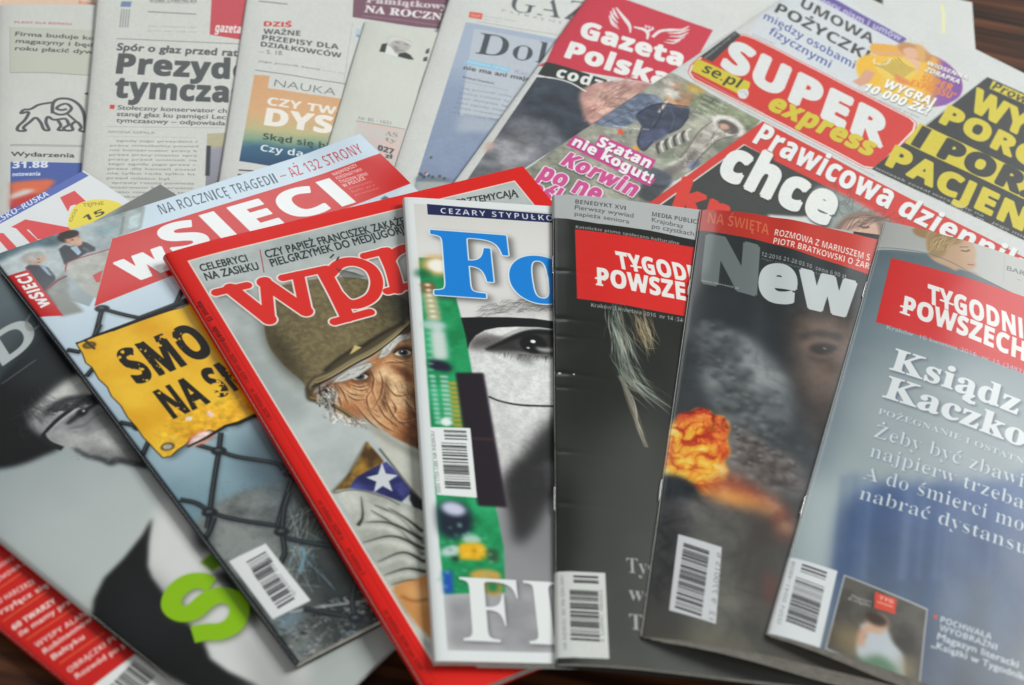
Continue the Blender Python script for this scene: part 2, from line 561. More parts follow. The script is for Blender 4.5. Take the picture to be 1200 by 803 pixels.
class Canvas:
    def __init__(s, sheet, res, base):
        s.sheet = sheet; s.R = res; s.pad = PAD
        s.w = int((sheet.W + PAD) * res); s.h = int(sheet.H * res)
        s.a = np.empty((s.h, s.w, 3), np.float32); s.a[:] = rgb(base)
        s.unit = 'px'

    # --- coordinates
    def mm(s, p):
        p = np.atleast_2d(np.asarray(p, float))
        return s.sheet.mm(p) if s.unit == 'px' else p

    def cv(s, mm):
        return (mm + [s.pad, 0]) * s.R

    # --- compositing
    def comp(s, E, col, blr=0, alpha=1.0, grow=0, clip=None, tex=None, sgn=0):
        """E edges in canvas pixels; blr, grow in mm"""
        if len(E) == 0: return
        m = 3 * blr * s.R + grow * s.R + 3
        x0 = max(0, int(min(E[:, 0].min(), E[:, 2].min()) - m)); x1 = min(s.w, int(max(E[:, 0].max(), E[:, 2].max()) + m + 1))
        y0 = max(0, int(min(E[:, 1].min(), E[:, 3].min()) - m)); y1 = min(s.h, int(max(E[:, 1].max(), E[:, 3].max()) + m + 1))
        if x1 <= x0 or y1 <= y0: return
        M = raster(E - [x0, y0, x0, y0], x1 - x0, y1 - y0, 4, sgn)
        if grow:
            g = grow * s.R
            # distance-like growth: blur then threshold softly
            M2 = M
            st = max(1, int(math.ceil(g)))
            acc = M.copy(); k = 0
            offs = [(dx, dy) for dx in range(-st, st + 1) for dy in range(-st, st + 1) if dx * dx + dy * dy <= g * g + .01]
            H_, W_ = M.shape
            P = np.pad(M, st)
            for dx, dy in offs:
                acc = np.maximum(acc, P[st + dy:st + dy + H_, st + dx:st + dx + W_])
            M = acc
        if blr: M = blur(M, blr * s.R)
        M = M * alpha
        if clip is not None: M = M * clip[y0:y1, x0:x1]
        if tex is not None:
            c = tex(x0, x1, y0, y1); M = M[:, :, None]
            s.a[y0:y1, x0:x1] = s.a[y0:y1, x0:x1] * (1 - M) + c * M
        else:
            M = M[:, :, None].astype(np.float32)
            s.a[y0:y1, x0:x1] = s.a[y0:y1, x0:x1] * (1 - M) + rgb(col).astype(np.float32) * M
        return

    def fill(s, pts, col, blr=0, alpha=1.0, curve=False, **k):
        p = np.asarray(pts, float)
        if curve: p = catmull(p)
        s.comp(poly_edges(s.cv(s.mm(p))), col, blr, alpha, **k)

    def mask(s, pts, blr=0, curve=False):
        p = np.asarray(pts, float)
        if curve: p = catmull(p)
        M = raster(poly_edges(s.cv(s.mm(p))), s.w, s.h)
        return blur(M, blr * s.R) if blr else M

    def line(s, pts, w, col, blr=0, alpha=1.0, curve=False, w2=None, w3=None, **k):
        """w in mm; tapers w -> w2 (-> w3)"""
        p = np.asarray(pts, float)
        if curve: p = catmull(p, False, 5)
        q = s.cv(s.mm(p)); n = len(q)
        t = np.linspace(0, 1, n)
        if w3 is not None: ww = np.interp(t, [0, .5, 1], [w, w2, w3])
        else: ww = np.interp(t, [0, 1], [w, w if w2 is None else w2])
        d = np.gradient(q, axis=0); d /= np.linalg.norm(d, axis=1)[:, None] + 1e-9
        nr = np.column_stack([-d[:, 1], d[:, 0]]) * (ww * s.R / 2)[:, None]
        s.comp(poly_edges(np.vstack([q + nr, (q - nr)[::-1]])), col, blr, alpha, **k)

    def ell(s, c, rx, ry, col, rot=0, blr=0, alpha=1.0, a0=0, a1=360, **k):
        """ellipse, centre as surveyed point, radii in mm, rot degrees"""
        o = s.mm([c])[0]
        a = np.radians(np.linspace(a0, a1, 40)); r = radians(rot)
        x = rx * np.cos(a); y = ry * np.sin(a)
        p = np.column_stack([o[0] + x * cos(r) - y * sin(r), o[1] + x * sin(r) + y * cos(r)])
        s.comp(poly_edges(s.cv(p)), col, blr, alpha, **k)

    def text(s, txt, p0, p1, h=None, top=None, col='#000000', font='plain', off=0.0, track=0.0, rest='', shear=0.0,
             halo=None, halo_w=0.0, shadow=None, alpha=1.0, blr=0, cap='H', pre='', **k):
        """txt runs from surveyed baseline point p0 to p1; h = capital height in mm, or top = point where the first capital's top stands;
        rest / pre = the letters that run on past those points"""
        q = s.cv(s.mm([p0, p1])); L = np.linalg.norm(q[1] - q[0]); dx = (q[1] - q[0]) / L
        E, adv = layout(txt, font, off, track)
        x0 = E[:, [0, 2]].min(); x1 = E[:, [0, 2]].max()
        preadv = 0
        if rest: E, _ = layout(txt + rest, font, off, track)
        if pre:
            E, _ = layout(pre + txt + rest, font, off, track); preadv = layout(pre, font, off, track)[1] + track
        sx = L / (x1 - x0)
        ch = cap_height(font, off, cap)
        if top is not None:
            t = s.cv(s.mm([top]))[0] - q[0]
            yv = t / ch
        else:
            nrm = np.array([dx[1], -dx[0]])
            yv = nrm * (h * s.R / ch)
        if shear: yv = yv + dx * shear * np.linalg.norm(yv)
        o = q[0] - dx * sx * (x0 + preadv)
        if pre: pass
        F = np.column_stack([o[0] + E[:, 0] * sx * dx[0] + E[:, 1] * yv[0], o[1] + E[:, 0] * sx * dx[1] + E[:, 1] * yv[1],
                             o[0] + E[:, 2] * sx * dx[0] + E[:, 3] * yv[0], o[1] + E[:, 2] * sx * dx[1] + E[:, 3] * yv[1]])
        # sign of the outline after the map onto the sheet
        k['sgn'] = 1 if (dx[0] * yv[1] - dx[1] * yv[0]) * np.sign(sx) < 0 else -1
        if shadow is not None:
            c_, ox, oy, b_, al = shadow
            o2 = np.array([ox, oy, ox, oy]) * s.R
            s.comp(F + o2, c_, b_, al, grow=halo_w, sgn=k['sgn'])
        if halo is not None: s.comp(F, halo, 0, alpha, grow=halo_w, **k)
        s.comp(F, col, blr, alpha, **k)

    def para(s, p0, p1, n, gap, h, col, words=None, font='serif', seed=0, alpha=.85, jit=.25):
        """n lines of small running print between surveyed points p0 -> p1; gap, h in mm"""
        r = np.random.default_rng(seed)
        q = s.mm([p0, p1]); L = np.linalg.norm(q[1] - q[0]); dx = (q[1] - q[0]) / L; dn = np.array([-dx[1], dx[0]])
        u = s.unit; s.unit = 'mm'
        src = (words or LOREM).split()
        for i in range(n):
            a = q[0] + dn * gap * i
            nn = int(L / (h * 1.05)); line = ''
            while len(line) < nn: line += src[r.integers(len(src))] + ' '
            line = line[:nn].rstrip(' ')
            Lx = L if (r.random() > .15 and i < n - 1) else L * (.4 + .5 * r.random())
            line = line[:max(4, int(nn * Lx / L))].rstrip()
            s.text(line, a, a + dx * Lx, h=h, col=col, font=font, alpha=alpha)
        s.unit = u

    def barcode(s, p0, p1, p2, col='#2a2a2c', seed=0, bg='#e9eaea', dens=1.0):
        """bars stacked along p0->p1 (surveyed), each bar running p0->p2"""
        r = np.random.default_rng(seed)
        q = s.cv(s.mm([p0, p1, p2])); L = q[1] - q[0]; B = q[2] - q[0]
        t = 0.0; n = 0; Es = []
        Lm = np.linalg.norm(L) / s.R
        while t < 1:
            w = r.choice([1, 1, 2, 3]) * .33 / Lm * dens; g = r.choice([1, 1, 2, 3]) * .33 / Lm * dens
            if t + w > 1: break
            guard = .06 if n in (0, 1) else 0
            a = q[0] + L * t; b = q[0] + L * (t + w)
            Es.append(poly_edges(np.array([a, b, b + B, a + B]))); t += w + g; n += 1
        s.comp(np.vstack(Es), col)

    def tone(s, fn, seed=0):
        """modulate the printed ink with fn(xmm, ymm) -> multiplier"""
        y, x = np.mgrid[0:s.h, 0:s.w]
        m = fn(x / s.R - s.pad, y / s.R)
        s.a *= m[:, :, None].astype(np.float32)

    def fbmtex(s, c0, c1, scale, seed=0, octv=5, sx=1, sy=1, lo=.3, hi=.7, rot=0):
        c0 = rgb(c0); c1 = rgb(c1)

        def f(x0, x1, y0, y1):
            y, x = np.mgrid[y0:y1, x0:x1] / s.R
            r = radians(rot); X = x * cos(r) + y * sin(r); Y = -x * sin(r) + y * cos(r)
            n = np.clip((fbm(X / scale * sx, Y / scale * sy, seed, octv) - lo) / (hi - lo), 0, 1)[:, :, None]
            return c0 * (1 - n) + c1 * n
        return f

    def billow(s, stops, scale, seed=0, rot=0.0, warp=1.2, sx=1.0):
        """rolling, cauliflower-like print texture through a ramp of colours"""
        ts = [t for t, _ in stops]; cs = np.array([rgb(c) for _, c in stops])

        def f(x0, x1, y0, y1):
            y, x = np.mgrid[y0:y1, x0:x1] / s.R / scale
            x = x * sx
            wx = fbm(x * .7 + 9, y * .7, seed + 50, 3) - .5; wy = fbm(x * .7, y * .7 + 5, seed + 60, 3) - .5
            X = x + warp * wx; Y = y + warp * wy; n = 0; a = 1; t = 0
            for k in range(5):
                v = vnoise(X * 2 ** k + 3 * k, Y * 2 ** k + 7 * k, seed + k)
                n = n + a * np.sqrt(np.abs(2 * v - 1)); t += a; a *= .55
            n = n / t
            n = np.clip((n - .38) / .45, 0, 1)
            return np.stack([np.interp(n, ts, cs[:, k]) for k in range(3)], -1)
        return f

    def mottle(s, pts, amt, scale, seed=0, blr=.5, curve=False):
        """photographic unevenness of the printed picture inside an outline"""
        M = s.mask(pts, blr, curve)
        ys, xs = np.nonzero(M > .01)
        if len(ys) == 0: return
        y0, y1, x0, x1 = ys.min(), ys.max() + 1, xs.min(), xs.max() + 1
        y, x = np.mgrid[y0:y1, x0:x1] / s.R
        n = fbm(x / scale, y / scale, seed, 5, .62) - .5
        s.a[y0:y1, x0:x1] *= (1 + amt * n * M[y0:y1, x0:x1])[:, :, None].astype(np.float32)

    def grad(s, stops, pa, pb, noise=0, seed=1):
        """linear ramp of colours between surveyed points pa -> pb"""
        q = s.cv(s.mm([pa, pb])); d = q[1] - q[0]; L2 = d @ d
        ts = [t for t, _ in stops]; cs = np.array([rgb(c) for _, c in stops])

        def f(x0, x1, y0, y1):
            y, x = np.mgrid[y0:y1, x0:x1]
            t = ((x - q[0][0]) * d[0] + (y - q[0][1]) * d[1]) / L2
            if noise: t = t + noise * (fbm(x / s.R / 14, y / s.R / 14, seed, 4) - .5)
            return np.stack([np.interp(t, ts, cs[:, k]) for k in range(3)], -1)
        return f


LOREM = ('prezydent sprawy został nie przed się warszawie kamień na ulicy oraz pomnik ratusz miasto który jest było przez rada '
         'zgody decyzja urząd pracy roku jego tylko konserwator wniosek powiedział będzie dla tego mieszkańcy rząd')
# ------------------------------------------------------------------ the table
def wood_table():
    m, nt, b = node_mat('table_wood', 0.45, 0.15, 0.04, 0.2)
    N = nt.nodes; L = nt.links
    tc = N.new('ShaderNodeTexCoord'); mp = N.new('ShaderNodeMapping')
    mp.inputs['Rotation'].default_value = (0, 0, radians(34)); mp.inputs['Scale'].default_value = (3.0, 60, 60)
    n1 = N.new('ShaderNodeTexNoise'); n1.inputs['Scale'].default_value = 1.4; n1.inputs['Detail'].default_value = 6; n1.inputs['Distortion'].default_value = .5
    r = N.new('ShaderNodeValToRGB')
    els = r.color_ramp.elements
    els[0].position = .33; els[0].color = (.013, .006, .004, 1)
    els[1].position = .72; els[1].color = (.15, .055, .024, 1)
    e = els.new(.46); e.color = (.03, .012, .007, 1)
    e = els.new(.56); e.color = (.075, .027, .013, 1)
    L.new(tc.outputs['Object'], mp.inputs[0]); L.new(mp.outputs[0], n1.inputs['Vector']); L.new(n1.outputs['Fac'], r.inputs[0])
    L.new(r.outputs[0], b.inputs['Base Color'])
    bp = N.new('ShaderNodeBump'); bp.inputs['Strength'].default_value = .15; bp.inputs['Distance'].default_value = .0004
    L.new(n1.outputs['Fac'], bp.inputs['Height']); L.new(bp.outputs[0], b.inputs['Normal'])
    import bmesh
    bm = bmesh.new()
    bmesh.ops.create_cube(bm, size=1)
    for v in bm.verts:
        v.co.x *= 1.8; v.co.y *= 1.3; v.co.z = v.co.z * .03 - .015
        v.co.y += .12
    bmesh.ops.bevel(bm, geom=list(bm.edges), offset=.004, segments=2, affect='EDGES')
    me = bpy.data.meshes.new('table_top'); bm.to_mesh(me); bm.free(); me.materials.append(m)
    o = add('table_top', me); o['kind'] = 'structure'
    o['label'] = 'dark reddish brown wood table top with streaky grain under the papers'


wood_table()

# ------------------------------------------------------------------ where everything lies (stack from the table up)


def waves(amp, seed, sc=60.0):
    def f(u, v, s):
        return amp * (fbm(u / sc + 3, v / sc + 5, seed, 3) - .5) * 2
    return f


def drop_fold(r, d, amp=0, seed=0, bul=0, bw=60.):
    """soft rounding down towards the fold, a swell behind it, faint waviness"""
    def f(u, v, s):
        z = -d * np.exp(-np.maximum(u, 0) / r)
        z = z + bul * smooth(u / bw) * (1 - .5 * smooth((u - bw) / (s.W - bw)))
        if amp: z = z + amp * (fbm(u / 55 + 3, v / 55 + 5, seed, 3) - .5) * 2 + .35 * amp * (fbm(u / 16 + 3, v / 22 + 5, seed + 90, 2) - .5) * 2
        return z
    return f


S = {}
S['salmon'] = Sheet((-20, -60), (-26, 60), (1.6,) * 4, 285, 180, t=1.3, prof=drop_fold(3, .6, .2, 1))
S['lion'] = Sheet((-5, 90), (-9, 239), (3.6,) * 4, 285, 200, top=(50, 5), t=1.8, prof=drop_fold(5, 1.2, .3, 2))
S['president'] = Sheet((113, 0), (95, 197), (6, 6, 6, 6), 285, 290, t=1.9, prof=drop_fold(5, 1.0, .4, 3))
S['science'] = Sheet((288, 0), (256, 209), (8.2,) * 4, 285, 290, t=1.9, prof=drop_fold(6, 1.2, .4, 4))
S['letters'] = Sheet((425, 29), (386, 160), (10.2,) * 4, 215, 200, top=(430, 24), t=1.6, prof=drop_fold(6, 1.2, .4, 5))
S['dollar'] = Sheet((525, 0), (466, 180), (12.2,) * 4, 262, 330, t=1.9, prof=drop_fold(7, 1.4, .5, 6))
S['wings'] = Sheet((684, 0), (546, 191), (15.4,) * 4, 175, 300, top=(840, 13), t=2.2, prof=drop_fold(6, 1.4, .45, 7))
S['blank'] = Sheet((1139, 2), (1143, 57), (15.2,) * 4, 62, 240, top=(1138, 3), t=9.0, prof=waves(.4, 8))
S['super'] = Sheet((912, 0), (669, 159), (18.6,) * 4, 330, 345, top=(1141, 57), t=2.6, prof=drop_fold(5, .9, .5, 9))
# raise the corners: sheets slide up to their true top edge beyond the frame
for k, ext in (('salmon', 0), ('president', 70), ('science', 70), ('dollar', 90)):
    S[k].o = S[k].o - S[k].ey * ext
S['blank'].o = S['blank'].o - S['blank'].ex * S['blank'].W

MZ = {'red': (9.5, 9, 4.5, 4), 'glasses': (13.5, 13, 8.5, 6.5), 'fence': (18, 18.5, 13.5, 10), 'soldier': (22, 21, 16, 9),
      'chip': (26, 23, 17.5, 9), 'feather': (29, 24, 19.5, 9), 'fire': (31, 25.5, 22.5, 12), 'priest': (33.5, 26, 26, 14)}
S['red'] = Sheet.tr((98, 200), 61.4, 213, 275, MZ['red'], t=2.6, prof=drop_fold(4, .6, .15, 11))
S['glasses'] = Sheet.tr((188, 216), 60.7, 202, 267, MZ['glasses'], t=3.0, prof=drop_fold(6, 1.1, .2, 12))


def prof_fence(u, v, s):
    z = -.8 * np.exp(-np.maximum(u, 0) / 4) + .25 * (fbm(u / 55 + 3, v / 55 + 5, 13, 3) - .5) * 2
    return z - 2.2 * smooth(1 - v / 75) + 1.8 * smooth((u - 165) / 45) * smooth(1 - (v - 20) / 60)


S['fence'] = Sheet.at(-247.1, -28.1, 45.5, 207.7, 267, MZ['fence'], t=3.6, prof=prof_fence)


def prof_soldier(u, v, s):
    return -1.3 * np.exp(-np.maximum(u, 0) / 3.5) + .8 * smooth(u / 30) * (1 - v / s.H) + .2 * (fbm(u / 70, v / 70, 14, 3) - .5)


S['soldier'] = Sheet.at(-170.1, -9.9, 38.1, 200.3, 272, MZ['soldier'], t=4.0, prof=prof_soldier)
S['chip'] = Sheet.at(-68.4, 63.3, 13.1, 205, 275.4, MZ['chip'], t=3.5, prof=drop_fold(2.0, .7, .12, 15))


def prof_feather(u, v, s):
    z = -2.4 * np.exp(-np.maximum(u, 0) / 8) + 1.4 * smooth(u / 40)
    for vv, a, ww in ((58, .34, .9), (92, .4, 1.3), (104, .24, .8), (128, .44, 1.2), (137, .28, .8), (176, .32, .9), (205, .28, 1.0)):
        z = z - a * np.exp(-((v - vv - .12 * u) / ww) ** 2) * np.exp(-u / 13.) * smooth(u / 3.5)
    z = z + .18 * np.exp(-((u - 7 - 1.2 * np.sin(v / 23)) / 1.6) ** 2)
    # a dent running in from the fold
    z = z - .25 * np.exp(-((v - 112 + .35 * u) / 6.0) ** 2) * smooth(u / 12) * np.exp(-u / 45)
    z = z + .5 * (fbm(u / 40, v / 60, 17, 3) - .5) * 2
    return z


S['feather'] = Sheet.at(5.7, 87.4, 7.0, 225, 284.8, MZ['feather'], t=lambda u, v: 2.5 + .6 * smooth(u / 70), prof=prof_feather)


def prof_fire(u, v, s):
    z = -4.3 * np.exp(-np.maximum(u, 0) / 13) + 3.2 * smooth(u / 55) * (1 - .8 * smooth((u - 70) / 130))
    z = z - 1.3 * smooth(1 - v / 40) * smooth(u / 30) * 0
    z = z - .62 * np.exp(-((u - 37 - .02 * v) / 6.) ** 2) * (1 - smooth((v - 125) / 60))
    z = z + .45 * (fbm(u / 35, v / 70, 18, 3) - .5) * 2
    return z


S['fire'] = Sheet.at(82.9, 100.0, -2.3, 205, 275.4, MZ['fire'], t=lambda u, v: 2.8 + 6.4 * smooth(u / 85), prof=prof_fire)


def prof_priest(u, v, s):
    z = -2.6 * np.exp(-np.maximum(u, 0) / 8) + 2.6 * smooth(u / 60) * (1 - .7 * smooth((u - 60) / 160))
    z = z + .4 * (fbm(u / 45, v / 60, 19, 3) - .5) * 2
    return z


S['priest'] = Sheet.at(180.3, 115.3, -11.8, 225, 287, MZ['priest'], t=lambda u, v: 2.8 + 7.6 * smooth(u / 85), prof=prof_priest)



def relift(sh, z):
    """raise a cover on the stack beneath it without moving its surveyed corners"""
    px = project(sh.world(np.array([0., 0.]), np.array([0., sh.H])))
    a = on_plane(px[:1], [z[0]])[0]; b = on_plane(px[1:], [z[2]])[0]
    sh.ey = (b - a) / np.linalg.norm(b - a); sh.ex = np.array([-sh.ey[1], sh.ey[0]])
    sh.H = np.linalg.norm(b - a); sh.o = a; sh.z = z


relift(S['soldier'], (22.5, 22, 16.5, 11))
relift(S['chip'], (27.6, 24.8, 20.5, 14))
relift(S['feather'], (30.8, 26.5, 23.2, 17))
relift(S['fire'], (36.0, 33, 29.0, 26))
relift(S['priest'], (42.0, 39, 35.5, 33))

newsprint = paper_mat('newsprint', (205, 204, 198), .85)
magpaper = paper_mat('magazine_paper', (214, 212, 204), .5)
salmonpaper = paper_mat('salmon_newsprint', (225, 180, 160), .85)
steel, _nt, _b = node_mat('staple_steel', .28, .5); _b.inputs['Metallic'].default_value = 1; _b.inputs['Base Color'].default_value = (.38, .38, .39, 1)

# ------------------------------------------------------------------ printed art, measured off enlarged views of the photograph
def view(x0, y0, k):
    return lambda *p: [(x0 + a * k, y0 + b * k) for a, b in p]


V1, V2, V3, V4 = view(0, 0, .2988), view(260, 0, .2988), view(540, 0, .2988), view(780, 0, .35)
V5, V6, V7, V8 = view(0, 180, .2988), view(200, 180, .2988), view(460, 180, .2988), view(740, 180, .3833)
W1, W2, W3, W4 = view(0, 380, .2988), view(0, 580, .2778), view(200, 580, .2778), view(220, 380, .2988)
W5, W6, W7, W8 = view(480, 380, .2988), view(480, 580, .2778), view(740, 380, .3833), view(740, 580, .3833)
X1, X2, X3, X4 = view(700, 0, .1833), view(1000, 0, .16667), view(560, 0, .16667), view(0, 180, .18676)
X5, X6, X7, X8 = view(440, 170, .18333), view(900, 200, .25), view(380, 0, .18333), view(0, 0, .12452)
Y1, Y2, Y3, Y4 = view(880, 0, .26667), view(640, 60, .22414), view(780, 110, .35), view(100, 100, .18674)
Y5, Y6, Y7, Y8 = view(360, 350, .16185), view(380, 480, .29885), view(490, 290, .18681), view(820, 600, .31667)
PX = view(0, 0, 1)
Q1, Q2, Q3 = view(640, 250, .1743), view(1020, 250, .2365), view(80, 340, .249)
ART = {}


def art(f):
    ART[f.__name__[4:]] = f
    return f


def T(c, V, txt, p0, p1, top, col='#444644', font='plain', off=0.0, **k):
    a, b, t = V(p0, p1, top)
    c.text(txt, a, b, top=t, col=col, font=font, off=off, **k)


def tiny(c, V, p0, p1, n, dy, h, col, seed=0, font='plain', alpha=.8):
    """n lines of unreadably small print from p0 to p1, each dy (in view units) below the last"""
    r = np.random.default_rng(seed); src = LOREM.split()
    a, b = V(p0, p1)
    q = c.mm([a, b, V((p0[0], p0[1] + dy))[0]])
    nn = max(4, int(np.linalg.norm(q[1] - q[0]) / (h * 1.0)))
    for i in range(n):
        line = ''
        while len(line) < nn: line += src[r.integers(len(src))] + ' '
        frac = 1.0 if (i < n - 1 or n < 3) else .6
        A, B = V((p0[0], p0[1] + dy * i), (p0[0] + (p1[0] - p0[0]) * frac, p0[1] + (p1[1] - p0[1]) * frac + dy * i))
        c.text(line[:int(nn * frac)].strip(), A, B, h=h, col=col, font=font, alpha=alpha)


def newsprint_base(c, col, seed):
    c.a[:] = rgb(col)
    c.tone(lambda x, y: 1 + .025 * (fbm(x / 1.3, y / 5, seed, 2) - .5) + .035 * (fbm(x / 40, y / 40, seed + 1, 3) - .5))


def grain(c, amt, sc=.9, seed=0):
    c.tone(lambda x, y: 1 + amt * (fbm(x / sc, y / sc, seed, 2) - .5))


@art
def art_salmon(c):
    newsprint_base(c, '#e4c2ad', 1)
    T(c, X8, 'Rynek', (735, 38), (905, 48), (735, 5), '#d0806e', 'serif')


@art
def art_lion(c):
    newsprint_base(c, '#cfd0cb', 2)
    T(c, X8, 'PLANY DLA BIZNESU', (137, 220), (675, 238), (137, 200), '#bd6d74', 'bold')
    c.fill(X8((92, 255), (900, 285), (845, 712), (95, 686)), '#c2c5b9')
    c.line(X8((92, 686), (460, 684), (850, 712)), .5, '#8b8e88')
    c.line(X8((92, 255), (95, 686)), .3, '#a5a8a0')
    for s_, a, b in (('Firma buduje ko', (140, 337), (885, 378)), ('magazyny i będ', (145, 403), (870, 442)), ('roku płacić dyw', (138, 472), (875, 508))):
        T(c, X8, s_, a, b, (a[0] + 8, a[1] - 38), '#565857', 'plain', .012, rest='idendę')
    k = '#55575a'
    w = 1.7
    c.line(V1((92, 430), (82, 445), (112, 440), (98, 470), (72, 495), (70, 512), (100, 513), (92, 500), (118, 478), (140, 462), (160, 482), (172, 508), (192, 510), (180, 480), (188, 458), (210, 470), (250, 466), (262, 470)), w, k, curve=True)
    c.line(V1((92, 430), (120, 428), (150, 412), (185, 405), (208, 402)), w, k, curve=True)
    c.line(V1((205, 445), (208, 405), (232, 388), (275, 390), (310, 412), (328, 445), (334, 482), (336, 516)), w * 1.1, k, curve=True)
    c.line(V1((205, 440), (232, 450), (262, 445), (280, 425), (262, 408), (238, 412), (222, 425), (240, 432), (262, 428)), w, k, curve=True)
    c.line(V1((262, 470), (268, 490), (250, 502), (258, 512), (285, 510), (280, 490), (300, 478), (318, 498), (312, 512), (336, 518)), w, k, curve=True)
    c.line(V1((225, 470), (238, 492), (228, 510), (252, 511)), w, k, curve=True)
    c.line(V1((262, 445), (285, 465), (300, 478)), w * .8, k, curve=True)
    c.ell(V1((343, 368))[0], 1.6, 1.1, '#55575a')
    c.line(V1((40, 570), (340, 574)), 1.9, '#b0b1ad')
    T(c, V1, 'Wydarzenia', (42, 613), (292, 618), (43, 596), '#47494a', 'plain', .012, rest='  ›')
    c.fill(X4((66, 52), (540, 60), (540, 420), (64, 420)), '#4f63a8')
    c.fill(X4((64, 182), (300, 160), (350, 172), (300, 230), (240, 262), (64, 300)), '#e0704f', .8)
    c.fill(X4((64, 262), (150, 225), (220, 225), (150, 290), (64, 330)), '#d9d4d0', .9)
    c.fill(X4((64, 290), (200, 250), (260, 265), (180, 330), (64, 350)), '#c8403c', .9)
    T(c, X4, '31.88', (76, 92), (300, 88), (78, 52), '#dfe3ee', 'bold', .02)
    T(c, X4, 'notowania', (76, 143), (252, 138), (78, 120), '#cfd5e8', 'bold', .02)


@art
def art_president(c):
    newsprint_base(c, '#d2d3ce', 3)
    k = '#55595a'
    c.fill(V1((476, 6), (516, 6), (512, 28), (472, 27)), '#7588ac')
    for i in range(4):
        c.line(V1((478 + i * 10, 36), (470 + i * 10, 108)), .8, '#8f9296', alpha=.8)
    tiny(c, V1, (585, 12), (768, 16), 1, 10, 1.6, '#777a78', 3)
    T(c, V1, 'WTOREK 12 KWIETNIA 2016', (585, 8), (770, 10), (588, -4), '#6c6f6d', 'plain', .01)
    c.line(V1((580, 46), (770, 56)), .9, '#707371')
    tiny(c, V1, (582, 104), (768, 110), 2, 18, 1.4, '#909391', 4)
    c.fill(V1((830, -20), (975, -20), (970, 160), (822, 136)), '#c94f5a')
    T(c, V1, 'gazeta', (842, 124), (942, 131), (848, 92), '#eceae6', 'bold', .01)
    c.line(V1((456, 152), (940, 173)), .6, '#6d706e')
    T(c, V1, 'Spór o głaz przed rat', (456, 197), (932, 221), (462, 170), k, 'plain', .028, rest='uszem')
    T(c, V1, 'Prezyd', (453, 286), (900, 308), (464, 212), k, 'bold', .03, rest='ent')
    T(c, V1, 'tymcza', (446, 380), (896, 400), (456, 303), k, 'bold', .03, rest='sowy')
    c.fill(V1((432, 411), (450, 412), (448, 428), (430, 427)), '#cf4640')
    for s_, a, b in (('Stołeczny konserwator ch', (460, 430), (888, 443)), ('stanął głaz ku pamięci Lec', (457, 455), (884, 468)), ('tymczasowy – odpowiada', (455, 480), (882, 492))):
        T(c, V1, s_, a, b, (a[0] + 3, a[1] - 17), '#55585a', 'plain', .006, rest=' kamień')
    c.line(V1((420, 497), (872, 502)), .3, '#9b9e9c')
    T(c, V1, 'IWONA SZPALA', (424, 522), (606, 526), (425, 513), '#858886', 'plain')
    c.line(V1((420, 535), (770, 540)), .3, '#b0b2af')
    for i in range(24):
        x = 434 - i * 1.9; ln = 345 if i != 8 else 245
        c.unit = 'px'
        tiny(c, V1, (x + (22 if i in (0, 9) else 0), 556 + i * 18.3), (x + ln, 560 + i * 18.3), 1, 10, 1.9, '#6f7270', 40 + i, 'plain', .85)
    g = c.grad([(0, '#b9b394'), (.22, '#b9b394'), (.3, '#9c9ba8'), (1, '#8a8993')], *V1((840, 520), (835, 730)), noise=.2)
    c.fill(V1((812, 525), (900, 520), (900, 900), (800, 900)), '#999', tex=g)
    c.line(V1((818, 572), (813, 690)), 2.2, '#3d4148', .3)
    grain(c, .05, 1.2, 3)


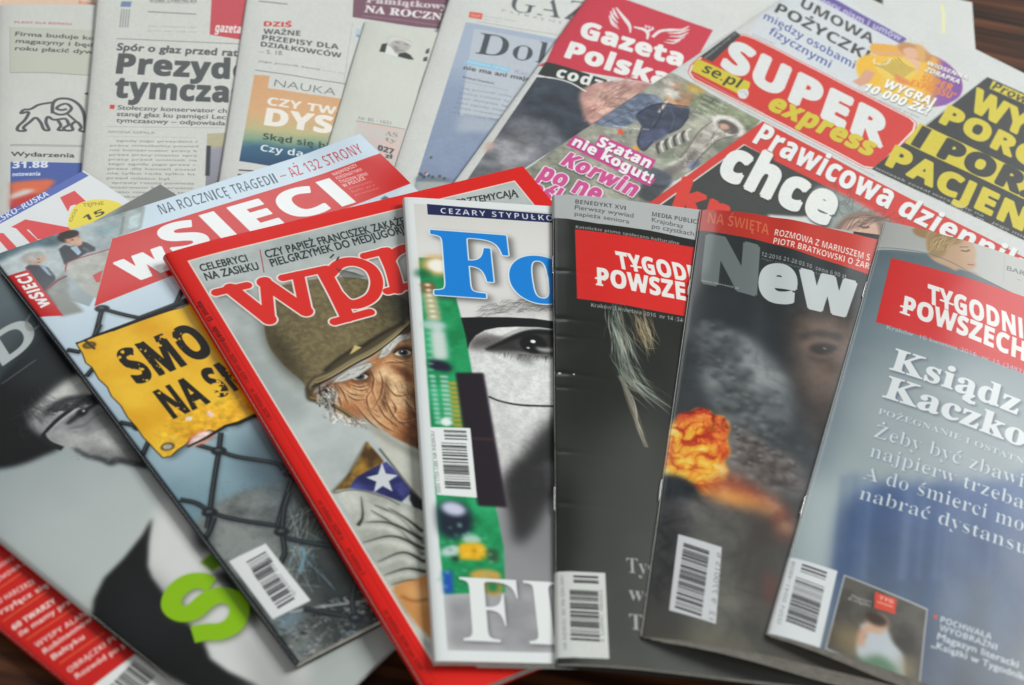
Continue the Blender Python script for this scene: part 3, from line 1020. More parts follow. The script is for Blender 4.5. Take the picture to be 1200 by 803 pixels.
@art
def art_science(c):
    newsprint_base(c, '#d5d6d2', 4)
    k = '#4c4f4d'
    c.line(V2((145, 5), (258, 17)), 1.1, '#77797a')
    T(c, V2, 'DZIŚ', (164, 103), (272, 107), (166, 84), '#cc3a3c', 'bold', .01)
    T(c, V2, 'WAŻNE', (162, 133), (307, 141), (164, 113), k, 'bold')
    T(c, V2, 'PRZEPISY DLA', (157, 157), (457, 194), (159, 137), k, 'bold')
    T(c, V2, 'DZIAŁKOWCÓW', (152, 182), (468, 227), (154, 163), k, 'bold')
    T(c, V2, '– S. 18.', (148, 210), (240, 217), (150, 194), '#6f7271', 'plain')
    tiny(c, V2, (143, 243), (385, 276), 1, 10, 2.0, '#5d605f', 8, 'plain')
    tiny(c, V2, (395, 278), (478, 290), 1, 10, 1.5, '#a2a4a3', 9)
    c.line(V2((130, 275), (490, 330)), .55, '#55585a')
    c.line(V2((513, 88), (478, 320)), .3, '#aeb0af')
    T(c, V2, 'NAUKA', (202, 338), (446, 375), (208, 311), '#717476', 'plain', -.012)
    tiny(c, V2, (360, 374), (440, 386), 1, 10, 1.2, '#a2a4a3', 10)
    g = c.grad([(0, '#dba67a'), (.45, '#dcaf83'), (.62, '#c3ba8c'), (.74, '#8aa78e'), (.82, '#3f6a86'), (1, '#2f4d70')], *V2((260, 300), (235, 650)), noise=.06)
    c.fill(V2((127, 293), (187, 298), (180, 346), (470, 388), (470, 700), (68, 632)), '#999', tex=g)
    T(c, V2, 'CZY TW', (176, 411), (446, 450), (182, 381), '#f0e9df', 'bold', .01, rest='ÓJ')
    T(c, V2, 'DYS', (164, 488), (430, 523), (176, 425), '#f3ece3', 'bold', .03, rest='K')
    T(c, V2, 'Skąd się b', (160, 546), (404, 584), (163, 522), '#3c4a44', 'bold', rest='ierze')
    T(c, V2, 'Czy da', (150, 592), (316, 616), (154, 567), '#e5ecef', 'bold', rest=' się')
    c.line(V2((66, 667), (125, 671)), 1.2, '#5a5d5e')
    c.line(V2((62, 684), (80, 688)), 1.6, '#6c6f70')
    tiny(c, V2, (60, 720), (200, 740), 8, 20, 2.0, '#777', 12)
    c.fill(X7((190, -90), (900, -20), (800, 190), (600, 174), (180, 110)), '#7c5867')
    c.tone(lambda x, y: 1 + 0 * x)
    c.line(X7((240, 102), (500, 130), (760, 168)), .5, '#b49aa5')
    T(c, X7, 'Pamiątkowy', (265, 16), (790, 62), (272, -22), '#d9ccd1', 'serif', .015, rest=' zestaw')
    T(c, X7, 'NA ROCZ', (254, 76), (680, 122), (264, 34), '#ece4e6', 'serif', .02, rest='NICĘ')
    c.fill(X7((205, 180), (232, 186), (225, 245), (198, 238)), '#b2c6d6', .4)
    c.line(X7((208, 226), (222, 232)), 1.4, '#5d6f80', .2)
    grain(c, .04, 1.2, 4)


@art
def art_letters(c):
    newsprint_base(c, '#d3d5cd', 5)
    c.fill(X7((368, 282), (402, 276), (398, 300), (388, 336), (352, 330)), '#3f4041', .2)
    c.fill(X7((410, 240), (450, 232), (520, 250), (560, 272), (548, 305), (520, 330), (478, 350), (440, 325), (410, 285)), '#b7b4b0', .4, curve=True)
    c.fill(X7((412, 242), (470, 236), (555, 270), (555, 290), (500, 262), (440, 262), (415, 290)), '#d6d5d2', .4, curve=True)
    c.line(X7((455, 268), (480, 276)), .8, '#5f5b58', .2); c.line(X7((512, 282), (538, 288)), .8, '#5f5b58', .2)
    c.fill(X7((440, 290), (470, 300), (480, 330), (455, 335)), '#8b8784', .5)
    c.line(X7((478, 322), (508, 326)), .7, '#6e6663', .2)
    c.fill(X7((400, 290), (425, 300), (455, 345), (470, 352), (465, 362), (390, 340)), '#e2e3e0', .3)
    c.fill(X7((478, 342), (520, 335), (550, 352), (572, 382), (540, 380), (470, 362)), '#3a3b3d', .2)
    c.fill(X7((652, 318), (672, 308), (668, 340), (645, 345)), '#4b4d4e', .3)
    c.fill(X7((636, 368), (660, 362), (655, 392), (630, 392)), '#4b4d4e', .3)
    T(c, V2, 'Nr 85 · 1621', (535, 469), (662, 489), (537, 456), '#8a8c8a', 'plain')
    c.line(V2((527, 474), (720, 508)), .4, '#6c6e6d')
    c.fill(V2((530, 477), (720, 511), (700, 700), (500, 640)), '#dcc6c0', tex=c.fbmtex('#dcc3bd', '#cfcac5', 8, 5))
    T(c, V2, 'AS', (640, 530), (688, 540), (642, 512), '#9a8f8e', 'serif')
    T(c, V2, 'ty', (640, 552), (684, 562), (642, 536), '#9a8f8e', 'serif')
    T(c, V2, '027', (610, 588), (672, 606), (614, 568), '#555255', 'bold', .02)
    T(c, V2, 'zł', (640, 618), (668, 624), (642, 602), '#555255', 'bold', .02)


@art
def art_dollar(c):
    newsprint_base(c, '#d6d7d4', 6)
    T(c, X3, 'GA', (203, 72), (592, 130), (250, -60), '#5c6064', 'serif', -.03, rest='ZETA PRAWNA', track=.04)
    T(c, X3, 'PATRZYM', (162, 78), (540, 158), (168, 64), '#8d9093', 'serif', -.01, rest='Y OBIEKTYWNIE', track=.34)
    c.fill(X7((930, 74), (1014, 86), (1006, 126), (922, 112)), '#dd6454')
    T(c, X7, 'DGP', (938, 104), (996, 114), (940, 88), '#eeb3a8', 'bold')
    tiny(c, X3, (42, 118), (265, 152), 1, 12, 1.5, '#8d9093', 3)
    tiny(c, X3, (40, 136), (170, 158), 1, 12, 1.2, '#a0a3a5', 4)
    c.line(X3((0, 152), (300, 205), (560, 245)), .45, '#8d9093')
    L_, Rr = c.mm(PX((546, 26), (660, 47)))
    g = c.grad([(0, '#a9b5ca'), (.25, '#a9b5ca'), (.45, '#93a1ba'), (.9, '#8795b0'), (1, '#7f8fae')], *PX((560, 30), (520, 215)), noise=.05)
    c.fill(PX((546, 26), (760, 66), (700, 330), (470, 330), (487, 213)), '#a9b5ca', tex=g)
    c.fill(V3((52, 112), (400, 178), (400, 460), (250, 500), (180, 470), (-5, 452)), '#bdc4ce', .15)
    c.fill(V3((-5, 452), (110, 462), (230, 510), (-20, 520)), '#aab3c3', 2)
    T(c, V3, 'Do', (48, 208), (282, 242), (72, 128), '#4b525b', 'serif', -.02, rest='lar')
    c.fill(V3((24, 234), (192, 268), (188, 284), (19, 250)), '#86c4e4')
    T(c, V3, 'DZIENNIK OPINII', (26, 246), (184, 278), (27, 238), '#c5e2f0', 'bold')
    T(c, V3, 'Kat', (212, 288), (262, 299), (216, 272), '#9aa0b8', 'plain')
    T(c, V3, 'nie ma ani maj', (10, 272), (250, 315), (14, 256), '#4c525a', 'plain', .015, rest='ątku')
    T(c, X7, 'Redakcja Gospodarki', (885, 498), (1085, 540), (887, 486), '#5a6068', 'bold')
    c.line(X7((872, 516), (1180, 580)), .3, '#8a9098')
    for i in range(6):
        tiny(c, V3, (2 - i * 7, 348 + i * 19), (200 - i * 7, 382 + i * 19), 1, 10, 1.9, '#7a8089', 60 + i)
    c.mottle(PX((490, 170), (640, 130), (620, 330), (470, 330)), .12, 12, 28)
    # shore with bathers at the foot of the picture
    c.fill(X5((258, 232), (330, 225), (470, 240), (470, 330), (245, 330)), '#aab0ae', .8)
    c.fill(X5((262, 205), (300, 195), (380, 205), (480, 215), (478, 235), (258, 232)), '#6f7c88', .7)
    for x, y, cl in ((285, 185, '#5d4f4a'), (296, 192, '#46526a'), (322, 182, '#8a4d4d'), (330, 188, '#d0c8c4'), (340, 196, '#46526a'), (355, 80, '#5c6068'), (410, 200, '#555'), (310, 205, '#3c4656'), (365, 205, '#4a5a50'), (440, 214, '#4a5a50')):
        c.ell(X5((x, y))[0], .8, 1.4, cl, blr=.3)
    grain(c, .05, 1.1, 6)


@art
def art_wings(c):
    newsprint_base(c, '#d5d6d4', 7)
    r_ = '#cc3a4d'
    c.fill(V3((470, -55), (988, 118), (860, 345), (300, 260), (334, 243)), r_)
    w = '#e8e2e2'
    for p, a, b in ((((120, 48), (150, 90), (190, 140), (208, 175), (210, 212)), 1.2, 3.2), (((100, 52), (112, 88), (135, 120)), .8, 2.2), (((84, 70), (100, 112), (132, 150)), .8, 2.2), (((76, 98), (92, 135), (130, 172)), .8, 2.0), (((80, 130), (100, 160), (138, 186)), .6, 1.6)):
        c.line(X1(*p), a, w, curve=True, w2=b, w3=.7)
    for p, a, b in ((((352, 238), (400, 200), (470, 192), (540, 190), (586, 168)), 2.0, 3.0), (((450, 212), (520, 210), (588, 188)), .8, 2.2), (((460, 232), (530, 232), (580, 208)), .8, 2.0), (((440, 255), (500, 258), (560, 235)), .6, 1.9), (((425, 268), (480, 276), (530, 258)), .6, 1.6)):
        c.line(X1(*p), a, w, curve=True, w2=b, w3=.7)
    c.line(X1((232, 172), (262, 180), (300, 190), (322, 215), (318, 252)), 1.4, w, curve=True, w2=3.4, w3=1.2)
    c.line(X1((318, 205), (342, 190), (362, 186)), 2.4, w, curve=True, w2=1.0)
    for q in ((310, 162), (330, 166), (352, 172)): c.line(X1(q, (q[0] + 2, q[1] + 16)), 1.3, w)
    T(c, V3, 'Gazeta', (462, 142), (866, 262), (482, 84), '#ecebe9', 'bold', .038)
    T(c, V3, 'Polsk', (404, 222), (740, 322), (430, 164), '#ecebe9', 'bold', .038, rest='a')
    c.fill(V3((334, 243), (420, 265), (640, 335), (600, 380), (480, 350), (302, 292)), '#2e3432')
    T(c, V3, 'codzi', (370, 300), (572, 356), (388, 262), '#e6e7e5', 'bold', .02, rest='ennie', track=.06)
    g = c.grad([(0, '#3d4450'), (.35, '#343a45'), (.6, '#5d626c'), (.8, '#8c8c92'), (1, '#6a6c70')], *V3((420, 330), (200, 720)), noise=.5, seed=4)
    c.fill(V3((300, 300), (420, 322), (492, 360), (620, 380), (800, 350), (700, 700), (300, 900), (-80, 860)), '#444', tex=g)
    c.fill(V3((200, 470), (330, 470), (400, 560), (350, 640), (240, 640), (170, 590)), '#9a989c', 3, .45, curve=True)
    c.fill(V3((100, 560), (135, 555), (120, 590), (90, 605)), '#c9a398', 1.0, .8)
    # face with ruffled hair, cut off by the paper on top
    c.fill(V3((470, 360), (540, 325), (660, 318), (760, 340), (740, 420), (660, 470), (570, 480), (520, 495), (478, 440)), '#c3948c', .8, curve=True)
    c.fill(V3((500, 400), (560, 350), (640, 345), (700, 380), (640, 440), (560, 460)), '#d9b3a4', 1.6, .8, curve=True)
    r = np.random.default_rng(5)
    for i in range(60):
        a = r.uniform(0, 1); x = 470 + 130 * a; y = 480 - 130 * a + r.uniform(-25, 25)
        c.line(V3((x, y), (x + r.uniform(10, 40), y - r.uniform(10, 45)), (x + r.uniform(50, 130), y - r.uniform(20, 70))), .3, r.choice(['#a8736f', '#8f6661', '#dcc2b4', '#b7867c']), .15, .7, curve=True, w2=.8)
    c.mottle(V3((300, 300), (420, 322), (492, 360), (560, 318), (800, 330), (700, 700), (300, 900), (-80, 860)), .7, 9, 27)
    c.line(V3((298, 300), (360, 306), (430, 325), (492, 360)), 1.2, '#e4e5e3', curve=True)
    grain(c, .06, 1.0, 7)


@art
def art_blank(c):
    newsprint_base(c, '#d3d5d3', 8)
    c.line(X2((622, 30), (634, 100), (634, 235)), 1.7, '#e9e8a0', .3)
    c.line(X2((200, 5), (600, 12), (618, 30)), .5, '#c6c9c8', .3)
    c.line(X2((250, 60), (420, 110), (600, 220)), .4, '#cccfce', .3)


def poly_band(c, V, pts, col, **k):
    c.fill(V(*pts), col, **k)


@art
def art_super(c):
    newsprint_base(c, '#d2d4d3', 9)
    red = '#d2362f'; k = '#32342f'; yel = '#d2c138'
    c.fill(Y1((130, -60), (330, -60), (690, 170), (560, 300), (440, 420), (-10, 150)), '#d3d7dc', .6)
    c.fill(V4((525, -25), (808, 130), (788, 148), (500, -8)), '#6a5ca0')
    T(c, V4, 'pism i umów', (592, 45), (785, 138), (600, 27), '#cdc9e0', 'bold', pre='wzory ')
    T(c, Y1, 'UMOWA', (214, 28), (532, 194), (232, -8), '#42443f', 'bold', .0)
    T(c, Y1, 'POŻYCZKI', (102, 52), (508, 268), (124, 14), '#42443f', 'bold', .0)
    T(c, Y1, 'między osobami', (52, 82), (452, 304), (66, 54), '#3b4c98', 'bold', -.012)
    T(c, Y1, 'fizycznymi', (74, 148), (344, 300), (92, 118), '#3b4c98', 'bold', -.012)
    # oval with the dancer
    ov = X2((120, 470), (60, 520), (100, 600), (300, 700), (480, 752), (640, 740), (740, 680), (765, 600), (735, 520), (640, 430), (520, 375), (330, 350), (180, 380))
    g = c.grad([(0, '#ecbf4a'), (.45, '#ecbb3f'), (.6, '#dca04a'), (.72, '#8d57a6'), (1, '#7a4a9e')], *X2((250, 480), (760, 620)))
    c.fill(ov, '#ecbb3f', curve=True, tex=g)
    c.fill(X2((20, 440), (130, 380), (200, 480), (160, 600), (60, 580)), '#ecb93c', .5, curve=True)
    c.line(X2((520, 378), (640, 432), (735, 522), (765, 600), (740, 680), (640, 740)), .8, '#9c5a9e', curve=True)
    c.line(X2((20, 590), (80, 560), (120, 500)), 6.5, '#d8a287', .3)
    c.fill(X2((118, 320), (180, 306), (350, 335), (350, 400), (260, 400), (140, 380)), '#e6ab48', .3, curve=True)
    c.line(X2((140, 372), (250, 372), (350, 380)), 2.6, '#dba98c', .3)
    c.ell(X2((430, 365))[0], 12, 9, '#c18d5c', 10, .5)
    c.ell(X2((415, 372))[0], 6, 6.5, '#e0b196', 0, .4)
    c.fill(X2((440, 310), (500, 340), (505, 420), (470, 440), (450, 380)), '#d9a765', .6, curve=True)
    c.line(X2((400, 268), (412, 310)), .8, '#d8c7a0'); c.line(X2((478, 290), (490, 312)), .8, '#d8c7a0')
    c.fill(X2((340, 400), (450, 420), (470, 460), (440, 520), (380, 470)), '#e3b69b', .5, curve=True)
    dr = X2((145, 450), (200, 440), (280, 400), (380, 420), (440, 480), (430, 520), (380, 560), (300, 560), (200, 530))
    c.fill(dr, '#e8c75b', .2, curve=True)
    for i in range(8):
        t = i / 7
        c.line(X2((150 + 160 * t, 455 - 50 * t), (230 + 130 * t, 490 - 35 * t), (330 + 105 * t, 560 - 70 * t)), .55, '#4e4328', .1, curve=True)
    c.line(X2((150, 410), (150, 445), (230, 450), (265, 410)), .9, '#efe3cf', curve=True)
    c.fill(X2((290, 520), (380, 560), (420, 600), (330, 590), (290, 560)), '#e08a52', .6)
    sh = ('#3c3a3c', .5, .7, .3, .8)
    for s_, a, b, t, cl in (('WIOSENNA', (520, 455), (800, 562), (530, 430), '#f2f2f0'), ('ZDRAPKA', (500, 500), (742, 590), (512, 470), '#f2f2f0'), ('SUPER', (470, 565), (690, 640), (484, 520), '#e08a2e'), ('EXPRESSU"', (395, 600), (714, 702), (410, 556), '#e2822a')):
        T(c, X2, s_, a, b, t, cl, 'boldi', .01, shadow=sh if cl[1] == 'f' else None)
    T(c, X2, 'WYGRAJ', (215, 612), (566, 752), (240, 556), '#f4f4f2', 'boldi', .02, shadow=sh)
    T(c, X2, '10 000 ZŁ!', (68, 634), (524, 812), (96, 582), '#f4f4f2', 'boldi', .02, shadow=sh)
    tiny(c, Y1, (8, 152), (100, 196), 1, 10, 1.7, '#77797a', 2)
    tiny(c, Y1, (480, 410), (740, 520), 1, 10, 2.0, '#77797a', 5)
    tiny(c, Y1, (20, 180), (330, 330), 1, 10, 1.0, '#a9abab', 6)
    # masthead
    lg = V4((262, 119), (300, 132), (815, 396), (832, 412), (826, 436), (718, 548), (694, 560), (665, 556), (96, 262), (84, 244), (92, 222), (120, 195), (235, 122))
    c.comp(poly_edges(c.cv(c.mm(lg))), red, grow=1.9)
    c.comp(poly_edges(c.cv(c.mm(lg))), '#e7e3e0', grow=1.3)
    c.fill(lg, red)
    c.fill(V4((232, 104), (252, 118), (156, 208), (116, 190)), '#3f4140')
    tiny(c, V4, (136, 196), (240, 112), 1, 10, 2.0, '#b4b6b4', 7, 'bold')
    c.fill(X1((640, 376), (978, 528), (972, 560), (925, 612), (604, 452), (612, 410)), yel)
    T(c, X1, 'se.pl', (664, 456), (912, 572), (690, 398), '#34362e', 'boldi', -.004)
    c.fill(X1((900, 580), (955, 570), (968, 600), (945, 632), (905, 620)), '#d9dadb', .2, curve=True)
    c.line(X1((910, 590), (940, 585), (955, 610)), .4, '#8a8b8c')
    T(c, V4, 'SUPER', (182, 218), (728, 494), (222, 134), '#dfe1e0', 'bold', .05)
    T(c, V4, 'express', (340, 362), (694, 528), (366, 312), yel, 'boldi', .04, shadow=('#8d2a20', .3, .4, .2, .8), rest='')
    c.line(V4((90, 268), (330, 400), (700, 590)), .35, '#8b8d8d')
    c.line(V4((60, 232), (330, 380)), .5, '#b9bbbb')
    c.line(V4((835, 445), (1072, 262)), .4, '#9a9c9c')
    # photograph of the couple
    ph = Y2((655, 112), (1118, 362), (1062, 440), (640, 700), (566, 800), (200, 1000), (-400, 800), (-60, 590), (130, 440))
    g = c.fbmtex('#7b8072', '#a8a799', 14, 21, 5)
    c.fill(ph, '#8d9084', tex=g)
    gg = c.fbmtex('#5c6650', '#98a07f', 10, 22, 4)
    c.fill(Y2((740, 180), (1118, 362), (1050, 440), (930, 330), (800, 330), (740, 260)), '#6f7a5f', .8, .85, tex=gg)
    c.ell(Y2((775, 195))[0], 6, 4, '#d9b04a', blr=1.2, alpha=.8)
    c.fill(Y2((600, 130), (700, 130), (640, 240), (500, 230)), '#a7a69c', 1.0, .8)
    g = c.fbmtex('#5d6a80', '#8a93a6', 7, 23, 4, sy=2)
    c.fill(Y2((255, 375), (350, 300), (480, 225), (580, 235), (600, 280), (500, 350), (400, 400), (350, 400)), '#6f7d92', .4, curve=True, tex=g)
    c.fill(Y2((470, 330), (560, 280), (640, 270), (740, 290), (745, 340), (700, 400), (640, 430), (560, 470), (510, 520), (480, 480), (500, 400)), '#3f465a', .4, curve=True)
    c.fill(Y2((490, 440), (600, 400), (640, 430), (560, 480), (500, 500)), '#545a78', .8, curve=True)
    c.line(Y2((350, 390), (430, 400), (540, 410)), 1.0, '#dcdedf', .3, .6, curve=True)
    c.line(Y2((590, 320), (640, 250), (650, 230)), 1.6, '#cbb9aa', .3)
    c.ell(Y2((665, 178))[0], 6.5, 4.6, '#b3927c', 15, .6); c.ell(Y2((640, 165))[0], 4.5, 3.0, '#c9c2b8', 15, .5)
    c.ell(Y2((690, 250))[0], 8.5, 6.8, '#c79872', 20, .6); c.ell(Y2((665, 225))[0], 7, 4.2, '#d3cfc6', 20, .6)
    c.ell(Y2((738, 232))[0], 4, 4.6, '#b08a68', 20, .6)
    r = np.random.default_rng(9)
    for i in range(80):
        x = r.uniform(300, 740); y = 560 - .52 * x + r.uniform(-40, 140)
        c.line(Y2((x, y), (x + r.uniform(-30, 60), y + r.uniform(-25, 35))), .3, r.choice(['#2f3648', '#8e98aa', '#4c5366', '#a9afb8']), .2, .45, w2=.8)
    c.mottle(ph, .5, 7, 25)
    # hooded figure
    g = c.fbmtex('#9b948c', '#cfcac2', 6, 24, 4)
    c.fill(Y2((870, 365), (960, 338), (1022, 385), (1000, 440), (930, 455), (880, 480), (800, 560), (760, 620), (660, 650), (610, 690), (560, 640), (620, 590), (700, 560), (760, 480), (800, 420)), '#b7b1aa', .4, curve=True, tex=g)
    c.ell(Y2((955, 390))[0], 11, 8.5, '#dcd9d3', 20, .5)
    c.ell(Y2((952, 396))[0], 7.5, 5.5, '#5d5350', 20, .6); c.ell(Y2((930, 395))[0], 3.2, 3.4, '#c9a08c', 10, .5)
    c.fill(Y2((700, 580), (780, 520), (760, 580), (600, 690), (560, 650)), '#5c5552', .8, .7, curve=True)
    for i in range(8):
        x = 590 + i * 22; y = 515 - i * 10
        c.line(Y2((x, y + 22), (x - 10, y - 22), (x + 14, y - 40)), 1.5, '#4b4a4a' if i % 2 == 0 else '#d6d3ce', .2, curve=True)
    for i in range(40):
        x = r.uniform(640, 980); y = 1080 - .72 * x + r.uniform(-50, 50)
        c.line(Y2((x, y), (x + r.uniform(-20, 40), y + r.uniform(-30, 20))), .3, r.choice(['#6c6560', '#8c857e', '#e0ddd6']), .2, .6, w2=.9)
    c.fill(Y2((600, 560), (700, 560), (600, 620), (520, 560)), '#aab3a0', .8, .7)
    c.fill(Y2((745, 600), (800, 560), (800, 590), (750, 620)), '#4c5f9a', .5, .8)
    c.fill(Y2((520, 600), (640, 640), (660, 680), (620, 720), (520, 690)), '#4a5262', .7, .8, curve=True)
    c.fill(Y2((500, 690), (640, 700), (560, 800), (480, 760)), '#3c4046', .6, .9)
    for i in range(5):
        tiny(c, Y2, (820 - i * 13, 240 + i * 22), (945 - i * 13, 300 + i * 22), 1, 10, 1.7, '#d5d6d0', 80 + i, 'bold')
    c.fill(Y2((365, 405), (382, 412), (392, 398), (398, 416), (416, 420), (400, 428), (402, 442), (386, 432), (370, 436), (378, 420)), '#e0603a')
    c.fill(Y2((455, 500), (470, 495), (495, 505), (490, 520), (455, 512)), '#e0a23a', .3)
    for p, w_, cl in ((((480, 330), (520, 300), (600, 275), (740, 290)), 1.0, '#23283a'), (((500, 400), (480, 480), (510, 520), (560, 470)), 1.0, '#23283a'), (((745, 340), (700, 400), (640, 430)), 1.0, '#23283a'),
                      (((600, 280), (600, 340), (560, 400)), .8, '#20253a'), (((650, 300), (670, 350), (650, 410)), .8, '#5a6278'), (((255, 375), (350, 300), (480, 225)), .7, '#3c4658'), (((300, 380), (400, 330), (500, 300)), .8, '#4a566c'),
                      (((870, 365), (800, 420), (760, 480), (700, 560)), .9, '#6a625c'), (((1000, 440), (930, 455), (880, 480), (800, 560), (760, 620)), .9, '#5c5550'), (((880, 420), (860, 470), (830, 500)), .8, '#77706a'), (((900, 440), (850, 480)), .8, '#e2ded6')):
        c.line(Y2(*p), w_, cl, .25, .8, curve=len(p) > 2)
    c.ell(Y2((700, 262))[0], 3.2, 2.6, '#b07c58', 20, .5, .8); c.line(Y2((678, 258), (700, 262)), .5, '#5a3a2a', .1, .8)
    c.mottle(ph, .3, 3.2, 26)
    pk = '#cc3f8c'
    c.fill(Y2((285, 436), (575, 570), (545, 622), (255, 492)), pk)
    c.fill(Y2((150, 440), (572, 668), (545, 706), (500, 690), (105, 492)), pk)
    sd = ('#6d1f4c', .5, .6, .3, .9)
    T(c, Y2, 'Szatan', (262, 490), (535, 612), (292, 446), '#f3eff1', 'bold', .03, shadow=sd)
    T(c, Y2, 'nie kogut!', (132, 488), (545, 692), (158, 446), '#f3eff1', 'bold', .03, shadow=sd)
    ds = ('#3e4744', .6, .9, .6, .9)
    T(c, Y2, 'Korwin', (74, 588), (462, 764), (112, 524), '#cf4a90', 'boldi', .03, halo='#eeeaea', halo_w=.9, shadow=ds)
    T(c, V3, 'po ne', (296, 694), (540, 796), (322, 636), '#cf4a90', 'boldi', .03, halo='#eeeaea', halo_w=.9, shadow=ds)
    T(c, V3, 'ośl', (262, 762), (378, 806), (290, 704), '#cf4a90', 'boldi', .03, halo='#eeeaea', halo_w=.9, shadow=ds)
    # lower story: red band, black panel
    c.fill(Y3((326, 92), (1300, 600), (1300, 720), (560, 330), (262, 168), (-260, 540), (-300, 540)), red)
    c.fill(Y3((264, 172), (600, 342), (900, 520), (700, 760), (-300, 760), (-250, 540)), '#363a38')
    g = c.fbmtex('#8d9894', '#b4bdb9', 12, 31, 4)
    c.fill(Y3((530, 310), (780, 440), (900, 520), (760, 640), (560, 480), (500, 380)), '#9aa3a0', 2.0, .9, curve=True, tex=g)
    for i in range(26):
        x = r.uniform(560, 760); y = 330 + (x - 560) * .45 + r.uniform(-10, 60)
        c.line(Y3((x, y), (x + r.uniform(-40, 60), y + r.uniform(-50, 40)), (x + r.uniform(-60, 90), y + r.uniform(-40, 60))), .35, '#4b534f', .1, .7, curve=True)
    c.fill(X6((310, 270), (360, 215), (440, 190), (520, 215), (540, 260), (520, 320), (420, 330), (310, 300)), '#8b7266', .6, curve=True)
    c.fill(X6((340, 300), (380, 240), (450, 215), (510, 250), (520, 330), (480, 360), (380, 340)), '#d3ac99', .7, curve=True)
    for i in range(24):
        x = r.uniform(310, 480)
        c.line(X6((x, 300 - (x - 310) * .3 + r.uniform(-20, 20)), (x + 50, 235 + r.uniform(-20, 20)), (x + 120, 215 + r.uniform(-10, 20))), .4, r.choice(['#6b564c', '#a48a7a', '#57463e']), .1, .7, curve=True)
    c.line(X6((428, 258), (455, 268), (475, 262)), 1.2, '#5a4038', .2, curve=True)
    c.line(X6((420, 240), (460, 248)), .7, '#6b4c40', .2)
    c.line(X6((470, 300), (500, 306)), .8, '#a5635a', .2)
    c.fill(X6((0, 205), (150, 215), (235, 208), (262, 290), (100, 300), (0, 250)), '#d3d6d6', .5)
    c.line(X6((90, 240), (110, 235), (118, 250)), .8, '#6a6c6c', .2)
    sh2 = ('#1d2020', .9, 1.0, .5, .9)
    T(c, Y3, 'kr', (22, 372), (196, 456), (54, 284), '#d8392c', 'bold', .05)
    T(c, Y3, 'chce', (176, 268), (560, 446), (216, 150), '#e6e8e6', 'boldi', .05, shadow=sh2)
    T(c, Y3, 'Prawicowa', (290, 160), (752, 388), (318, 94), '#e8eaea', 'boldi', .02, shadow=('#6d1712', .4, .6, .3, .8))
    T(c, Y3, 'dziennik', (776, 400), (1190, 608), (802, 340), '#e8eaea', 'boldi', .02, shadow=('#6d1712', .4, .6, .3, .8), rest='arka')
    # black and yellow story
    bl = '#303331'
    c.fill(V4((1078, 258), (1400, 400), (1400, 900), (690, 566)), bl)
    c.fill(V4((1096, 270), (1400, 408), (1400, 436), (1084, 296)), yel)
    T(c, V4, 'Prow', (1090, 296), (1210, 350), (1102, 272), '#30322c', 'boldi', rest='okacja')
    T(c, V4, 'WY', (1012, 362), (1206, 462), (1040, 294), yel, 'bold', .045, rest='SZYDZILI')
    T(c, V4, 'POR', (914, 406), (1160, 526), (946, 352), yel, 'bold', .045, rest='ODÓWKĘ')
    c.fill(V4((852, 412), (1400, 672), (1400, 760), (800, 478)), yel)
    T(c, V4, 'I POR', (822, 480), (1186, 650), (858, 424), bl, 'bold', .05, rest='ZUCILI')
    T(c, Y3, 'PACJEN', (734, 234), (1196, 458), (768, 172), yel, 'bold', .04, rest='TKĘ')
    tiny(c, Y3, (700, 250), (1062, 412), 2, 14, 2.4, '#c4c6c4', 3, 'bold')
    tiny(c, Y3, (1090, 432), (1220, 492), 2, 14, 2.4, '#c4c6c4', 4, 'bold')
    grain(c, .05, 1.0, 9)


